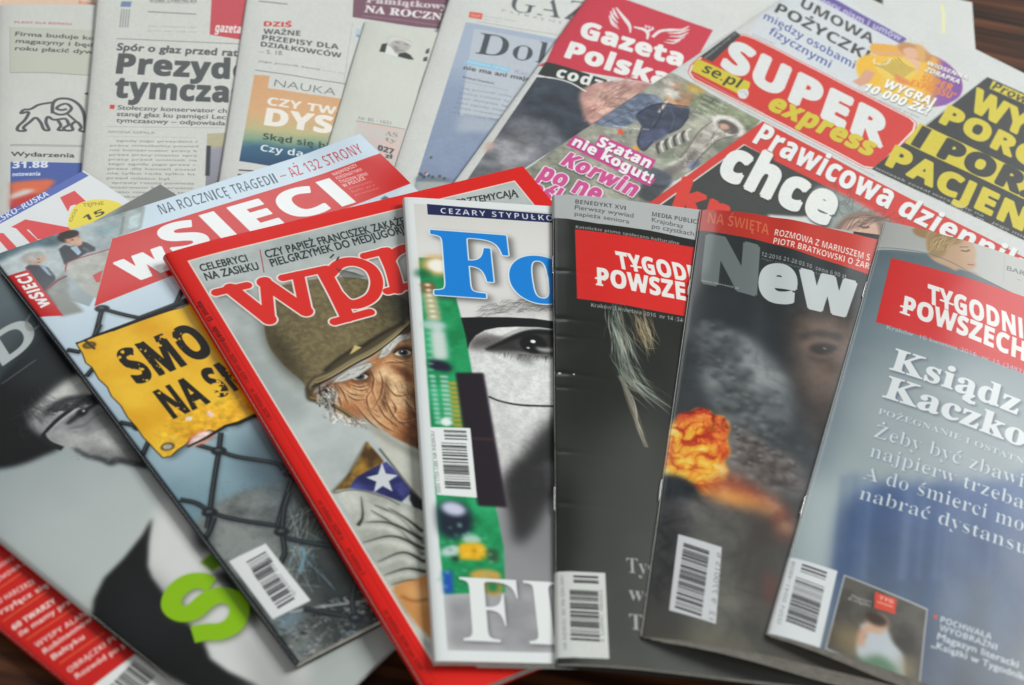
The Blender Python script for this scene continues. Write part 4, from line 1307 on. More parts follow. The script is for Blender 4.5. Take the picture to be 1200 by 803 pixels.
@art
def art_red(c):
    c.a[:] = rgb('#dfe1e4')
    # lower red column
    rd = '#c4201c'
    c.unit = 'mm'
    g = c.grad([(0, '#a31817'), (.35, '#cf2a22'), (1, '#c4201c')], (60, 90), (0, 90))
    c.fill([(-9, 90), (213, 90), (213, 290), (-9, 290)], rd, 6)
    c.unit = 'px'
    w = '#ecd8d2'
    rows = [('KO HARCERZE', (-20, 470), (150, 372)), ('Przyłącz się', (-20, 520), (205, 385)), ('60 TWARZY', (58, 572), (238, 452)), ('ile mamy pra', (86, 598), (300, 455)),
            ('WYSPY ALAN', (155, 645), (365, 508)), ('Robinsonow', (188, 672), (390, 528)), ('Bałtyku', (224, 697), (358, 604)),
            ('OBRĄCZKI PO', (292, 752), (502, 600)), ('Rozwód po pl', (324, 777), (540, 630))]
    for i, (s_, a, b) in enumerate(rows):
        T(c, W2, s_, a, b, (a[0] - 13, a[1] - 19), w, 'bold' if s_[1].isupper() or s_[0] == '6' else 'plain', .0 if s_[1].isupper() else .02, rest='wy' if i % 2 else '')
    for a, b in (((10, 535), (200, 405)), ((110, 612), (310, 478)), ((250, 712), (440, 580)), ((-40, 420), (90, 330))):
        c.line(W2(a, b), .5, '#e2693e')
    for i, (a, b) in enumerate((((-30, 330), (60, 270)), ((-40, 390), (110, 290)))):
        T(c, W2, 'ROZMOWA Z', a, b, (a[0] - 10, a[1] - 16), w, 'bold')
    c.fill(W2((390, 806), (590, 655), (770, 770), (640, 920)), '#dfe0df')
    a, b, d = W2((450, 806), (640, 950), (560, 720))
    c.barcode(*W2((455, 812), (575, 690), (545, 880)), seed=3)
    c.barcode(*W2((592, 680), (630, 655), (680, 745)), seed=4)
    # head of the cover
    c.fill(X4((-60, 385), (490, 98), (556, 140), (-40, 462)), '#5468b4')
    c.fill(X4((370, 156), (480, 88), (506, 106), (400, 160)), '#3f50a0', .5)
    T(c, X4, 'LSKO–RUSKA', (-10, 436), (308, 262), (-30, 405), '#dfe3f2', 'bold', .0, pre='PO')
    p = '#dd4c50'
    c.fill(X4((376, 276), (466, 234), (560, 320), (640, 400), (560, 420), (470, 320), (440, 330), (426, 366)), p)
    c.fill(X4((68, 462), (158, 414), (460, 470), (470, 540), (380, 520), (238, 540), (180, 478), (165, 478), (240, 548), (200, 575), (100, 470)), p)
    c.fill(X4((-40, 500), (20, 500), (105, 590), (60, 620), (-10, 540)), p)
    c.fill(X4((428, 420), (450, 355), (500, 312), (590, 290), (690, 294), (760, 322), (800, 400), (700, 500), (520, 520), (440, 480)), '#ecd84e', curve=True)
    T(c, X4, '15', (532, 428), (660, 378), (512, 396), '#4b4a34', 'bold')
    T(c, X4, 'TĘPNE', (520, 336), (652, 322), (516, 314), '#9d9340', 'plain', .01, pre='')
    T(c, X4, 'DOS', (448, 430), (486, 352), (432, 424), '#9d9340', 'plain', .01)


@art
def art_glasses(c):
    g = c.grad([(0, '#8f9a9c'), (.35, '#aeb5b5'), (.7, '#b9bfbd'), (1, '#aab0ae')], *PX((30, 500), (300, 760)), noise=.1)
    c.unit = 'mm'
    c.fill([(-9, -5), (220, -5), (220, 290), (-9, 290)], '#aab0ae', tex=g)
    c.unit = 'px'
    # upper ground behind the head, with big title letters
    g = c.grad([(0, '#566268'), (.6, '#3a4449'), (1, '#23292c')], *W1((0, -60), (150, 260)), noise=.3)
    c.fill(W1((-300, -400), (700, -300), (420, 260), (260, 330), (100, 330), (0, 240), (-300, 260)), '#455055', 1, tex=g)
    c.fill(V5((630, 90), (800, 170), (560, 300), (420, 280), (480, 200)), '#6c6f6d', 1)
    hair = '#0b0c0d'
    c.fill(W1((-120, 300), (-30, 250), (60, 150), (160, 60), (260, 20), (340, 60), (400, 200), (420, 300), (300, 300), (200, 360), (180, 430), (235, 480), (170, 515), (80, 550), (-20, 568), (-140, 560)), hair, 1.2, curve=True)
    c.fill(W1((100, 40), (250, 30), (300, 130), (280, 230), (180, 260), (60, 250), (40, 180)), '#22272a', 5, .9, curve=True)
    # face
    face = W1((300, 205), (350, 200), (420, 290), (520, 430), (600, 550), (560, 560), (480, 540), (440, 548), (420, 532), (352, 518), (300, 490), (250, 478), (170, 440), (120, 400), (118, 350), (160, 300), (230, 250))
    gf = c.grad([(0, '#bdbdba'), (.35, '#96989a'), (.6, '#a3a4a3'), (1, '#5a5c5e')], *W1((300, 210), (560, 560)), noise=.25)
    c.fill(face, '#999b9a', 1.4, curve=True, tex=gf)
    c.fill(W1((270, 215), (330, 200), (350, 260), (290, 280), (220, 310), (180, 330), (200, 270)), '#c4c4c0', 2.2, .8, curve=True)
    c.fill(W1((130, 350), (180, 340), (230, 340), (200, 400), (150, 410)), '#7b7d7e', 2, .7, curve=True)
    c.line(W1((175, 358), (205, 325), (262, 298), (330, 288), (390, 300)), 2.2, '#26282a', .9, .95, curve=True, w2=4.2, w3=2.5)
    c.fill(W1((250, 400), (270, 365), (320, 340), (375, 330), (420, 350), (370, 400), (310, 410)), '#6f7173', 1.8, .8, curve=True)
    c.fill(W1((395, 420), (450, 420), (490, 480), (450, 500), (390, 470)), '#c3c4c2', 2.2, .8, curve=True)
    c.fill(W1((250, 420), (330, 430), (360, 480), (300, 480)), '#b1b2b0', 2.2, .7, curve=True)
    c.line(W1((262, 392), (300, 362), (340, 335), (390, 300)), 1.6, '#1d1e20', .4, .95, curve=True, w2=3.2, w3=1.2)
    c.ell(W1((322, 345))[0], 2.4, 2.0, '#0e0f10', 0, .4); c.ell(W1((328, 340))[0], .6, .6, '#cfcfcf', 0, .2)
    c.line(W1((270, 410), (330, 395), (385, 350)), .8, '#4a4b4d', .5, .8, curve=True)
    c.line(W1((400, 330), (430, 380), (500, 470), (560, 540)), 3.5, '#4a4c4e', 2.0, .6, curve=True)
    c.line(W1((165, 440), (220, 380), (290, 325), (345, 288), (440, 262)), 2.0, '#17181a', .2, 1, curve=True)
    c.line(W1((180, 432), (240, 376), (300, 335), (350, 302)), .7, '#b9bbbb', .15, .8, curve=True)
    c.line(W1((165, 438), (190, 465), (245, 488)), 2.6, '#17181a', .2, 1, curve=True)
    c.line(W1((186, 438), (210, 460), (250, 474)), .7, '#a9abab', .15, .8, curve=True)
    c.line(W1((290, 486), (340, 515), (400, 530), (436, 545), (455, 532), (500, 540), (590, 556)), 1.6, '#2a2c2d', .8, .9, curve=True, w2=3.0, w3=3.0)
    r = np.random.default_rng(2)
    for i in range(50):
        x = r.uniform(110, 240); y = 500 - x * .7 + r.uniform(-60, 20)
        c.line(W1((x, y), (x - r.uniform(5, 40), y - r.uniform(-10, 40)), (x - r.uniform(20, 90), y - r.uniform(-10, 60))), .35, r.choice(['#3a3d40', '#1a1c1e', '#55585b']), .3, .5, curve=True)
    for i in range(150):
        x = r.uniform(180, 380); y = 348 - (x - 180) * .27 + r.uniform(-14, 12)
        c.line(W1((x, y), (x + r.uniform(8, 26), y - r.uniform(0, 16)), (x + r.uniform(16, 44), y - r.uniform(-4, 20))), .3, r.choice(['#1b1c1e', '#3b3d3f', '#2b2d2f']), .1, .6, curve=True, w2=.7)
    for k_ in range(6):
        c.line(W1((258 + k_ * 14, 420 + k_ * 4), (320 + k_ * 16, 418 - k_ * 2), (390 + k_ * 10, 372 + k_ * 4)), .5, '#5c5e60', .5, .45, curve=True)
    for i in range(60):
        x = r.uniform(270, 560); y = 505 + (x - 270) * .12 + r.uniform(-22, 20)
        c.line(W1((x, y), (x + r.uniform(2, 16), y + r.uniform(-8, 6))), .3, r.choice(['#6b6d6f', '#d2d3d1', '#515355']), .15, .4)
    c.mottle(face, .3, 3.0, 171, 1, True)
    # white shirt side, the dark lapel, green title letter
    c.fill(W2((650, 90), (760, -20), (900, 100), (1300, 500), (1200, 1000), (900, 900), (840, 620), (660, 380), (615, 300)), '#cfd0cf', 2.2, curve=True)
    c.fill(W2((642, 95), (600, 170), (520, 270), (440, 350), (396, 440), (386, 520), (520, 640), (720, 770), (840, 840), (1300, 1050), (1080, 800), (960, 745), (885, 690), (850, 600), (770, 520), (700, 430), (640, 350), (622, 300), (626, 200)), '#161617', .7)
    c.fill(W2((600, 330), (760, 560), (620, 700), (420, 520)), '#1f1f21', 5, .8)
    c.fill(W2((840, 120), (880, 180), (900, 240), (860, 240), (825, 200)), '#222324', 2.0, .9, curve=True)
    c.fill(W2((900, 330), (1000, 330), (1080, 400), (1080, 560), (1050, 520), (980, 420)), '#1b1c1d', 1.5, .9, curve=True)
    c.fill(W2((1000, 560), (1200, 700), (1300, 900), (1100, 900), (1040, 700)), '#9a9b9b', 4, .7, curve=True)
    gr = '#86b70f'
    S_l = W2((893, 378), (850, 362), (790, 370), (735, 415), (722, 470), (760, 500), (815, 492), (870, 445), (930, 422), (990, 440), (1010, 490), (985, 545), (930, 575), (870, 578), (812, 590))
    c.line([(x + 2.0, y + 2.4) for x, y in S_l], 7.6, '#3c4a1c', 1.2, .7, curve=True)
    c.line(S_l, 7.7, gr, .1, curve=True)
    c.fill(W2((845, 285), (900, 238), (938, 292), (895, 322)), '#5f8a12', .5)
    # big title letters at the head
    T(c, W1, 'D', (10, 165), (160, 60), (-55, 60), '#aeb5b6', 'bold', .0)
    c.line(W1((5, 235), (140, 140)), .4, '#aeb5b6', alpha=.5)
    T(c, V5, 'O', (110, 720), (200, 640), (80, 660), '#8c9190', 'bold', -.02, alpha=.7)


@art
def art_fence(c):
    sky = c.grad([(0, '#c9d9e6'), (.35, '#b5c8d8'), (.75, '#8fa9b5'), (1, '#6f8c99')], *PX((120, 350), (290, 600)), noise=.15)
    c.unit = 'mm'; c.fill([(-9, -5), (230, -5), (230, 290), (-9, 290)], '#b5c8d8', tex=sky); c.unit = 'px'
    # ground
    gnd = c.fbmtex('#535857', '#868b89', 9, 41, 6)
    c.fill(PX((190, 680), (225, 620), (250, 590), (285, 575), (350, 560), (600, 620), (520, 900), (300, 830)), '#5b5f5f', 1.5, tex=gnd)
    c.fill(PX((345, 480), (480, 520), (640, 760), (400, 780), (345, 700), (352, 640), (330, 560), (310, 510)), '#1b1e1f', 8, .8)
    c.fill(PX((300, 500), (350, 560), (330, 600), (280, 540)), '#42505a', 5, .7)
    r = np.random.default_rng(6)
    for i in range(800):     # scratches on the stone
        x = r.uniform(230, 370); y = r.uniform(560, 700)
        c.line(PX((x, y), (x + r.uniform(-9, 9), y + r.uniform(-7, 7))), .16, r.choice(['#8b908e', '#9ba09e', '#4a4e4d']), .05, .4)
    for i in range(420):     # dry litter along the foot
        x = r.uniform(318, 450); y = 782 - (x - 345) * .42 - r.uniform(0, 62)
        c.line(PX((x, y), (x + r.uniform(-9, 9), y + r.uniform(-5, 5))), r.uniform(.3, 1.2), r.choice(['#8e918f', '#2a2d2d', '#b5b8b5', '#5c6062', '#1b1d1e', '#7b8f9b']), .1, .7, w2=.2)
    for i in range(70):      # weeds
        x0, y0 = r.normal(350, 9), r.normal(650, 22)
        c.line(PX((x0, y0), (x0 + r.uniform(-15, 18), y0 + r.uniform(-26, 20)), (x0 + r.uniform(-30, 40), y0 + r.uniform(-35, 34))), .3, r.choice(['#8fa3a8', '#b0b6a8', '#6b7a62', '#5e7f93', '#3d4443']), .05, .6, curve=True)
    c.line(W3((555, 215), (560, 260), (545, 330)), 1.6, '#6f96a8', .3, .7, curve=True)
    c.line(W3((500, 495), (640, 470), (760, 455), (870, 440)), 1.0, '#b9bcbb', .2, .7)
    c.fill(W3((440, 530), (520, 490), (560, 510), (480, 560)), '#7ea3ba', 2, .7)
    # mesh wires
    wire = '#1b1f23'
    segs = [V5((400, 608), (372, 720)), V5((400, 608), (470, 628), (545, 645)), V5((720, 525), (690, 590)), V5((545, 645), (690, 590), (760, 560)), W1((392, 0), (368, 52)),
            W1((262, 100), (315, 110)), W1((338, 205), (368, 170)), W1((468, 385), (548, 402)), W1((582, 462), (556, 520)),
            W1((770, 472), (858, 497)), W1((866, 425), (858, 497)), W1((858, 497), (930, 520), (1080, 545), (1110, 570)), W1((858, 497), (838, 620), (822, 738)),
            W1((705, 688), (770, 702), (822, 738)), W1((822, 738), (920, 765), (1080, 790), (1100, 800)), W1((822, 738), (812, 800)),
            W4((404, 585), (408, 605), (380, 690), (352, 792)), W4((412, 590), (470, 620), (620, 640)),
            W3((500, -10), (478, 60), (468, 155)), W3((468, 155), (490, 182), (600, 205), (760, 225)), W3((468, 155), (480, 240), (462, 290)),
            W3((185, 95), (160, 160), (130, 200)), W3((560, 478), (650, 495), (780, 520)), W3((780, 350), (765, 450), (780, 520)), W3((780, 520), (860, 540))]
    for q in segs:
        c.line([(x + .9, y + 1.0) for x, y in q], 2.6, '#101214', .6, .4, curve=len(q) > 2)
        c.line(q, 2.3, wire, .1, curve=len(q) > 2)
        c.line([(x - .4, y - .5) for x, y in q], .4, '#6a7276', .1, .7, curve=len(q) > 2)
    for q in (V5((400, 608)), W1((858, 497)), W1((822, 738)), W3((468, 155)), W4((404, 585)), W3((780, 520)), W1((550, 402))):
        c.ell(q[0], 3.3, 2.4, wire, 20, .3); c.ell((q[0][0] - 1, q[0][1] - 1), 1.3, .7, '#646c70', 20, .3, .8)
    # warning sign
    sg = PX((89.6, 402), (100, 400), (118, 391), (134, 388), (150, 381), (171, 374), (191, 367), (212, 361), (229, 353), (345, 470), (318, 478), (301, 486), (286, 490), (278, 497), (262, 499), (252, 505), (244, 503), (232, 512), (222, 514), (218, 520), (206, 528), (200, 534), (191, 536), (183, 528), (176, 520), (168, 512), (160, 500), (150, 489), (142, 475), (131, 464), (126, 453), (116, 444), (108, 430), (101, 425), (97, 414))
    E = poly_edges(c.cv(c.mm(sg)))
    c.comp(E + np.array([6, 8, 6, 8]), '#1b1f22', 1.2, .6)
    c.comp(E, '#1f1a10', grow=.6)
    c.comp(E, '#e9b224', tex=c.fbmtex('#e2a51c', '#f0bf33', 16, 51, 5))
    for i in range(26):
        x, y = r.uniform(190, 320), 0
        y = 525 - (x - 190) * .36 - abs(r.normal(0, 9))
        c.fill([(x + r.uniform(-5, 5), y + r.uniform(-3, 3)) for _ in range(6)], r.choice(['#d98a2a', '#c9762a', '#efd7a0', '#e8a53a']), .4, .6)
    c.fill(W1((735, 478), (745, 440), (790, 415), (840, 425), (838, 440), (790, 470)), '#d8683f', .6)
    c.fill(W1((740, 474), (758, 442), (800, 420), (832, 430), (800, 452), (770, 474)), '#ecd3cf', .5, curve=True)
    c.ell(W1((740, 370))[0], 1.6, 1.3, '#e8d9c8', 0, .2)
    c.ell(W1((825, 352))[0], 1.4, 2.2, '#e6bdb0', 0, .3)
    for q in ((350, 82), (657, 480)):
        c.ell(W1(q)[0], 3.0, 2.2, '#4b3714', 10, .3); c.ell(W1(q)[0], 2.0, 1.5, '#b4b0a0' if q[0] > 400 else '#7b6228', 10, .2)
    c.line(W1((330, 60), (352, 80), (372, 98)), 1.1, '#3b2f16', .2)
    yy, xx = np.mgrid[0:c.h, 0:c.w] / c.R
    wear = 1 - smooth((fbm(xx / 2.3, yy / 2.3, 133, 4) * .75 + fbm(xx / 14, yy / 14, 134, 2) * .35 - .655) / .04)
    T(c, Q3, 'SMO', (322, 442), (692, 292), (212, 300), '#17130c', 'bold', .026, clip=wear)
    T(c, Q3, 'NA S', (492, 604), (766, 480), (398, 482), '#17130c', 'bold', .022, rest='M', clip=wear)
    c.line(Q3((40, 252), (130, 214), (250, 172), (340, 138), (460, 98), (570, 55)), .8, '#17140f', .1, w2=2.2, w3=1.2)
    c.line(Q3((560, 738), (640, 700), (740, 640), (800, 625), (890, 585)), 1.0, '#17140f', .1, w2=1.6, w3=2.2)
    # head: sky strip and its line of type
    c.fill(PX((-30, 300), (-30, 260), (420, 120), (480, 160), (460, 185), (130, 282)), '#cbdcea', .2)
    T(c, PX, 'NA ROCZNICĘ TRAGEDII', (189, 252), (326, 214), (183, 240.5), '#3c4a5e', 'bold', -.02, track=.02)
    T(c, PX, '–', (330, 211), (337, 209), (325, 200), '#a8404c', 'bold')
    T(c, PX, 'AŻ 132 STRONY', (342, 208.5), (427, 178.5), (334, 197.5), '#c03038', 'bold', -.02, track=.02)
    c.mottle(Q3((400, 700), (500, 560), (640, 520), (880, 480), (900, 600), (700, 700), (450, 790)), .5, 2.5, 135, 1)
    # meeting photo top left
    g = c.grad([(0, '#c5ced2'), (.5, '#b1bcc0'), (1, '#97a3a8')], *X4((100, 560), (600, 700)), noise=.3)
    c.fill(X4((-40, 640), (0, 620), (720, 378), (900, 325), (880, 470), (700, 540), (640, 810), (560, 960), (380, 900), (60, 1000), (-60, 800)), '#b1bcc0', .2, tex=g)
    c.fill(X4((-40, 640), (300, 520), (380, 530), (370, 580), (200, 590), (60, 650), (0, 680)), '#4c656e', 1.2, .9, curve=True)
    c.fill(X4((580, 500), (650, 465), (740, 440), (700, 490), (610, 520)), '#7ea0a8', 1.5, .8)
    c.fill(X4((780, 380), (912, 330), (888, 465), (742, 525), (760, 450)), '#a3adad', .3)
    c.fill(X4((815, 400), (885, 370), (870, 460), (800, 480)), '#bccfd3', .4)
    c.fill(X4((742, 525), (768, 400), (782, 392), (770, 500)), '#7f8b8b', .3)
    # man in the dark suit, standing
    c.fill(X4((368, 600), (405, 572), (450, 585), (505, 550), (545, 560), (598, 590), (596, 612), (545, 622), (500, 650), (405, 700)), '#2f343b', .3)
    c.fill(X4((440, 592), (480, 575), (510, 620), (490, 640)), '#a9bfd4', .2)
    c.ell(X4((425, 522))[0], 5.0, 4.4, '#2c201d', 0, .4); c.ell(X4((455, 540))[0], 3.4, 3.9, '#c79479', 30, .4)
    c.ell(X4((438, 508))[0], 4.4, 2.8, '#2c201d', 0, .3); c.ell(X4((480, 555))[0], 2.6, 3.2, '#d3a78f', 0, .3)
    c.line(X4((445, 545), (462, 540)), .7, '#5a3226', .15); c.line(X4((520, 590), (560, 615)), 1.5, '#565c63', .3)
    # grey haired man
    c.fill(X4((160, 715), (185, 695), (240, 700), (300, 715), (345, 770), (370, 860), (330, 940), (240, 860), (190, 803)), '#2c323e', .3)
    c.fill(V5((170, 560), (240, 520), (262, 560), (240, 600), (200, 600)), '#33383c', .4)
    c.fill(X4((245, 700), (285, 712), (330, 770), (300, 760)), '#9fb6cf', .3)
    c.ell(X4((218, 660))[0], 5.0, 4.3, '#c8a18c', 10, .4); c.ell(X4((206, 643))[0], 5.2, 2.8, '#a9a8a4', 10, .4)
    c.ell(X4((178, 665))[0], 2.4, 3.6, '#b0aaa3', 0, .4); c.line(X4((232, 660), (250, 664)), .6, '#6b4436', .15); c.line(X4((236, 684), (252, 682)), .6, '#8e5546', .15)
    # desk front
    c.fill(X4((412, 735), (420, 700), (450, 672), (700, 600), (640, 800), (620, 920), (520, 860)), '#adaea8', .3)
    c.line(X4((410, 745), (415, 705), (450, 672), (690, 600)), .7, '#a23a44', curve=True)
    c.fill(V5((258, 450), (270, 560), (330, 620), (240, 640), (180, 540)), '#8d8f8c', .8)
    c.line(V5((180, 535), (230, 495), (262, 480)), 1.2, '#7c3a44', .2)
    c.fill(V5((362, 478), (402, 458), (392, 505), (378, 505)), '#c63a3c', .1)
    c.mottle(X4((-40, 640), (0, 620), (720, 378), (900, 325), (880, 470), (640, 810), (300, 900), (60, 1000)), .35, 5, 131)
    # red title block
    c.fill(PX((131.5, 280), (448, 179), (487, 213), (330, 272), (110.5, 359)), '#cf1714')
    T(c, PX, 'w', (153, 331), (211, 310), (126, 303), '#eef0f2', 'bold', .035)
    T(c, PX, 'SIECI', (206, 299), (416, 236), (178, 270), '#eef0f2', 'bold', .03, track=.03)
    for i in range(4):
        c.text(['NAJWIĘKSZY', 'KONSERWATYWNY', 'TYGODNIK OPINII', 'W POLSCE'][i], *V6((640 + i * 13, 88 + i * 15), (735 + i * 20 - (30 if i == 3 else 0), 50 + i * 17)), h=2.6, col='#f0dcdc', font='bold')
    for i in range(3):
        tiny(c, V6, (700 + i * 12, 140 + i * 13), (790 + i * 14, 112 + i * 13), 1, 10, 1.6, '#eba9a6', i)
    c.fill(PX((484, 213), (470, 222), (455, 243), (480, 260), (520, 240)), '#d6e0e6', .3)
    c.fill(X5((30, 345), (60, 325), (95, 345), (60, 365)), '#5c6c74', .3)
    # small spine flag with the title, reading upwards
    c.fill(V5((28, 482), (112, 455), (248, 636), (150, 642)), '#c5191b')
    T(c, V5, 'wSIECI', (200, 596), (108, 468), (150, 610), '#f0f0f0', 'bold', .02)
    # barcode panel
    c.fill(W3((245, 280), (400, 205), (590, 445), (430, 525)), '#dcdee0')
    c.barcode(*W3((318, 283), (352, 332), (400, 238)), seed=5); c.barcode(*W3((345, 330), (452, 480), (415, 290)), seed=6)
    tiny(c, W3, (400, 268), (520, 430), 1, 1, 1.9, '#7d8085', 4)
    c.unit = 'mm'; c.fill([(-9, 0), (-.2, 0), (-.2, 290), (-9, 290)], '#1a2230', .3)
    c.fill([(-9, 0), (1.5, 0), (1.5, 290), (-9, 290)], '#141a24', .3, .9); c.unit = 'px'


@art
def art_soldier(c):
    red = '#dc1f17'
    c.a[:] = rgb(red)
    x0 = c.mm([(266, 380), (414, 620)])[:, 0].mean(); tl, tr_ = c.mm([(214, 308), (603, 213.5)])
    x1_ = tr_[0]; y0_ = (tl[1] + tr_[1]) / 2; y1_ = c.sheet.H - 17
    box = [(x0, y0_), (x1_, y0_), (x1_, y1_), (x0, y1_)]
    g = c.fbmtex('#a2aaa9', '#bfc5c4', 18, 61, 5)
    c.comp(poly_edges(c.cv(np.array(box))), '#e9dcd2', grow=.7)
    c.comp(poly_edges(c.cv(np.array(box))), '#b2b8b7', tex=g)
    r = np.random.default_rng(7)
    # helmet
    dome = PX((309, 372), (311, 350), (326, 336), (350, 331), (380, 326), (420, 326), (452, 336), (475, 352), (505, 372), (510, 390), (470, 392), (430, 412), (398, 430), (378, 450), (364, 458), (352, 445), (330, 425), (314, 402))
    c.comp(poly_edges(c.cv(c.mm(dome))) + np.array([-3, 6, -3, 6]), '#6e706a', 2.5, .4)
    gd = c.grad([(0, '#6f6346'), (.4, '#7d7050'), (.7, '#5c5238'), (1, '#2e2a1e')], *PX((330, 370), (500, 372)), noise=.25)
    c.fill(dome, '#6b6047', .3, curve=True, tex=gd)
    sp = c.fbmtex('#4c4530', '#8f8158', 1.6, 64, 3)
    c.fill(dome, '#6b6047', .3, .35, curve=True, tex=sp)
    c.fill(PX((440, 326), (480, 335), (520, 372), (505, 392), (470, 372)), '#1c1d18', 6, .85, curve=True)
    c.fill(PX((309, 372), (320, 415), (360, 455), (345, 420), (325, 390)), '#2c2718', 3, .8, curve=True)
    # face ground
    face = W4((478, 285), (560, 235), (700, 150), (860, 40), (960, 20), (960, 520), (905, 490), (860, 470), (800, 440), (740, 395), (690, 360), (620, 335), (560, 320))
    gf = c.grad([(0, '#8a5230'), (.3, '#c18a5e'), (.6, '#d2a071'), (.85, '#a5693f'), (1, '#5f3720')], *W4((520, 280), (900, 420)), noise=.5, seed=3)
    c.fill(face, '#bd8459', .5, curve=True, tex=gf)
    hi, md, dk = '#e8c79b', '#b77b4e', '#5a2f1a'
    F = Y5
    # broad planes of the face
    for pts, col, b, a in (
            (((180, 640), (300, 600), (420, 640), (400, 720), (280, 740)), '#d6a678', 1.6, .8), (((480, 560), (560, 480), (640, 560), (740, 640), (720, 680), (620, 690), (560, 620)), hi, 1.3, .8),
            (((600, 700), (700, 690), (760, 730), (740, 800), (620, 790)), hi, 1.5, .7), (((440, 440), (520, 400), (560, 460), (500, 500)), md, 1.2, .8),
            (((600, 480), (700, 500), (760, 560), (740, 600), (640, 520)), '#6b3a20', 1.0, .85), (((130, 600), (200, 590), (230, 680), (190, 740), (130, 700)), '#6d3f25', 1.4, .85),
            (((560, 560), (590, 620), (580, 760), (540, 820), (530, 700)), '#5c331d', 1.0, .85), (((240, 580), (330, 560), (430, 590), (420, 620), (300, 640), (250, 620)), '#a36b44', 1.1, .7),
            (((430, 500), (470, 520), (480, 620), (440, 640)), dk, 1.2, .6), (((180, 780), (320, 760), (420, 840), (380, 900), (260, 860)), '#a8673f', 1.6, .8),
            (((700, 880), (770, 860), (790, 940), (720, 960)), '#7b4528', 1.2, .7)):
        c.fill(F(*pts), col, b, a, curve=True)
    # wrinkles: paired dark furrow and lit ridge
    furrows = [((450, 500), (480, 580), (470, 660), (500, 740)), ((520, 520), (545, 600), (530, 700), (480, 790)), ((470, 660), (430, 720), (450, 800), (520, 860)),
               ((250, 640), (320, 690), (420, 700)), ((260, 670), (340, 730), (430, 730)), ((310, 620), (380, 640), (450, 620)), ((330, 650), (390, 665), (450, 650)),
               ((560, 600), (640, 700), (760, 690)), ((600, 720), (640, 800), (600, 880)), ((560, 640), (570, 740), (640, 870), (740, 940)), ((500, 740), (560, 850), (660, 930)),
               ((420, 780), (520, 900), (660, 980)), ((340, 760), (440, 880), (560, 980)), ((500, 440), (540, 420), (560, 370)), ((560, 470), (620, 460), (740, 480)),
               ((620, 440), (680, 460), (740, 450)), ((180, 660), (230, 720), (250, 800)), ((220, 620), (260, 680), (300, 770)), ((700, 720), (740, 780), (790, 800)), ((640, 880), (700, 900), (790, 880)), ((180, 740), (260, 820), (380, 900))]
    for p in furrows:
        q = F(*p)
        c.line([(x + .9, y - .9) for x, y in q], .4, hi, .35, .75, curve=True, w2=1.5, w3=.3)
        c.line(q, .2, dk, .22, .8, curve=True, w2=.95, w3=.2)
    for i in range(130):
        x = r.uniform(180, 760); y = r.uniform(520, 980)
        if y < 980 - .9 * abs(x - 760) + 100 and y > 760 - .75 * x:
            dx, dy = r.uniform(10, 40), r.uniform(10, 40)
            c.line(F((x, y), (x + dx, y + dy * .6), (x + dx * 1.6, y + dy * 1.6)), .15, r.choice([dk, '#8a5232', '#efd2aa', '#7a4427']), .1, .5, curve=True, w2=.5)
    c.mottle(face, .35, 2.2, 151)
    # eyes
    for (x, y), sc in (((378, 562), 1.0), ((692, 388), 1.0)):
        c.fill(F((x - 68, y + 12), (x - 30, y - 26), (x + 20, y - 30), (x + 66, y - 6), (x + 50, y + 26), (x - 10, y + 38)), '#3b2014', .6, .9, curve=True)
        c.fill(F((x - 60, y + 14), (x - 25, y - 14), (x + 20, y - 20), (x + 60, y - 2), (x + 42, y + 18), (x - 10, y + 28)), '#e3dccb', .25, curve=True)
        c.ell(F((x + 2, y + 2))[0], 2.3, 2.2, '#4a505c', 0, .15); c.ell(F((x + 2, y + 2))[0], 1.3, 1.2, '#0d0c0d', 0, .1)
        c.ell(F((x - 6, y - 6))[0], .5, .4, '#fff', 0, .05)
        c.line(F((x - 68, y + 6), (x - 25, y - 24), (x + 20, y - 28), (x + 66, y - 8)), .8, '#1f110b', .1, .95, curve=True)
    for (x, y) in ((378, 562), (692, 388)):
        c.line(F((x - 75, y - 6), (x - 25, y - 34), (x + 30, y - 36), (x + 80, y - 12)), 2.2, '#2a150c', .9, .75, curve=True)
        c.line(F((x - 60, y + 36), (x, y + 52), (x + 60, y + 30)), 1.0, '#6a3a20', .4, .8, curve=True)
    # white brows
    for p in (((200, 598), (250, 580), (330, 540), (400, 505), (462, 474)), ((528, 425), (560, 395), (600, 330), (660, 290), (745, 275))):
        c.line(F(*p), 1.8, '#3a2116', .8, .6, curve=True, w2=6.5, w3=3)
        c.line(F(*p), 1.2, '#c9c8c2', .3, 1, curve=True, w2=5.6, w3=2.2)
        q = F(*p)
        for i in range(44):
            t = r.uniform(0, len(q) - 1.01); k0 = int(t); u = t - k0
            x = q[k0][0] * (1 - u) + q[k0 + 1][0] * u; y = q[k0][1] * (1 - u) + q[k0 + 1][1] * u
            c.line([(x - 3, y + r.uniform(0, 4)), (x + 1, y + r.uniform(-3, 1)), (x + 5, y - r.uniform(1, 6))], .2, r.choice(['#f4f2ec', '#9fa0a0', '#dedcd4', '#6e6a66']), .05, .8, curve=True)
    # brim, leather edge and buckle
    c.fill(F((-10, 640), (40, 570), (130, 525), (330, 375), (520, 270), (640, 200), (760, 120), (800, 160), (700, 230), (600, 310), (470, 408), (330, 478), (160, 580), (60, 650), (30, 720)), '#4d4330', .3, curve=True)
    c.line(F((10, 660), (60, 590), (170, 545), (330, 450), (480, 370), (620, 270), (740, 160)), 1.0, '#8f8260', .3, .9, curve=True, w2=2.4, w3=1.4)
    c.line(F((30, 640), (160, 582), (330, 482), (470, 408), (600, 310), (720, 210)), .8, '#1d160d', .2, .9, curve=True)
    c.line(F((60, 610), (170, 562), (340, 462), (480, 388), (620, 285), (740, 172)), .5, '#c9ac72', .1, .9, curve=True)
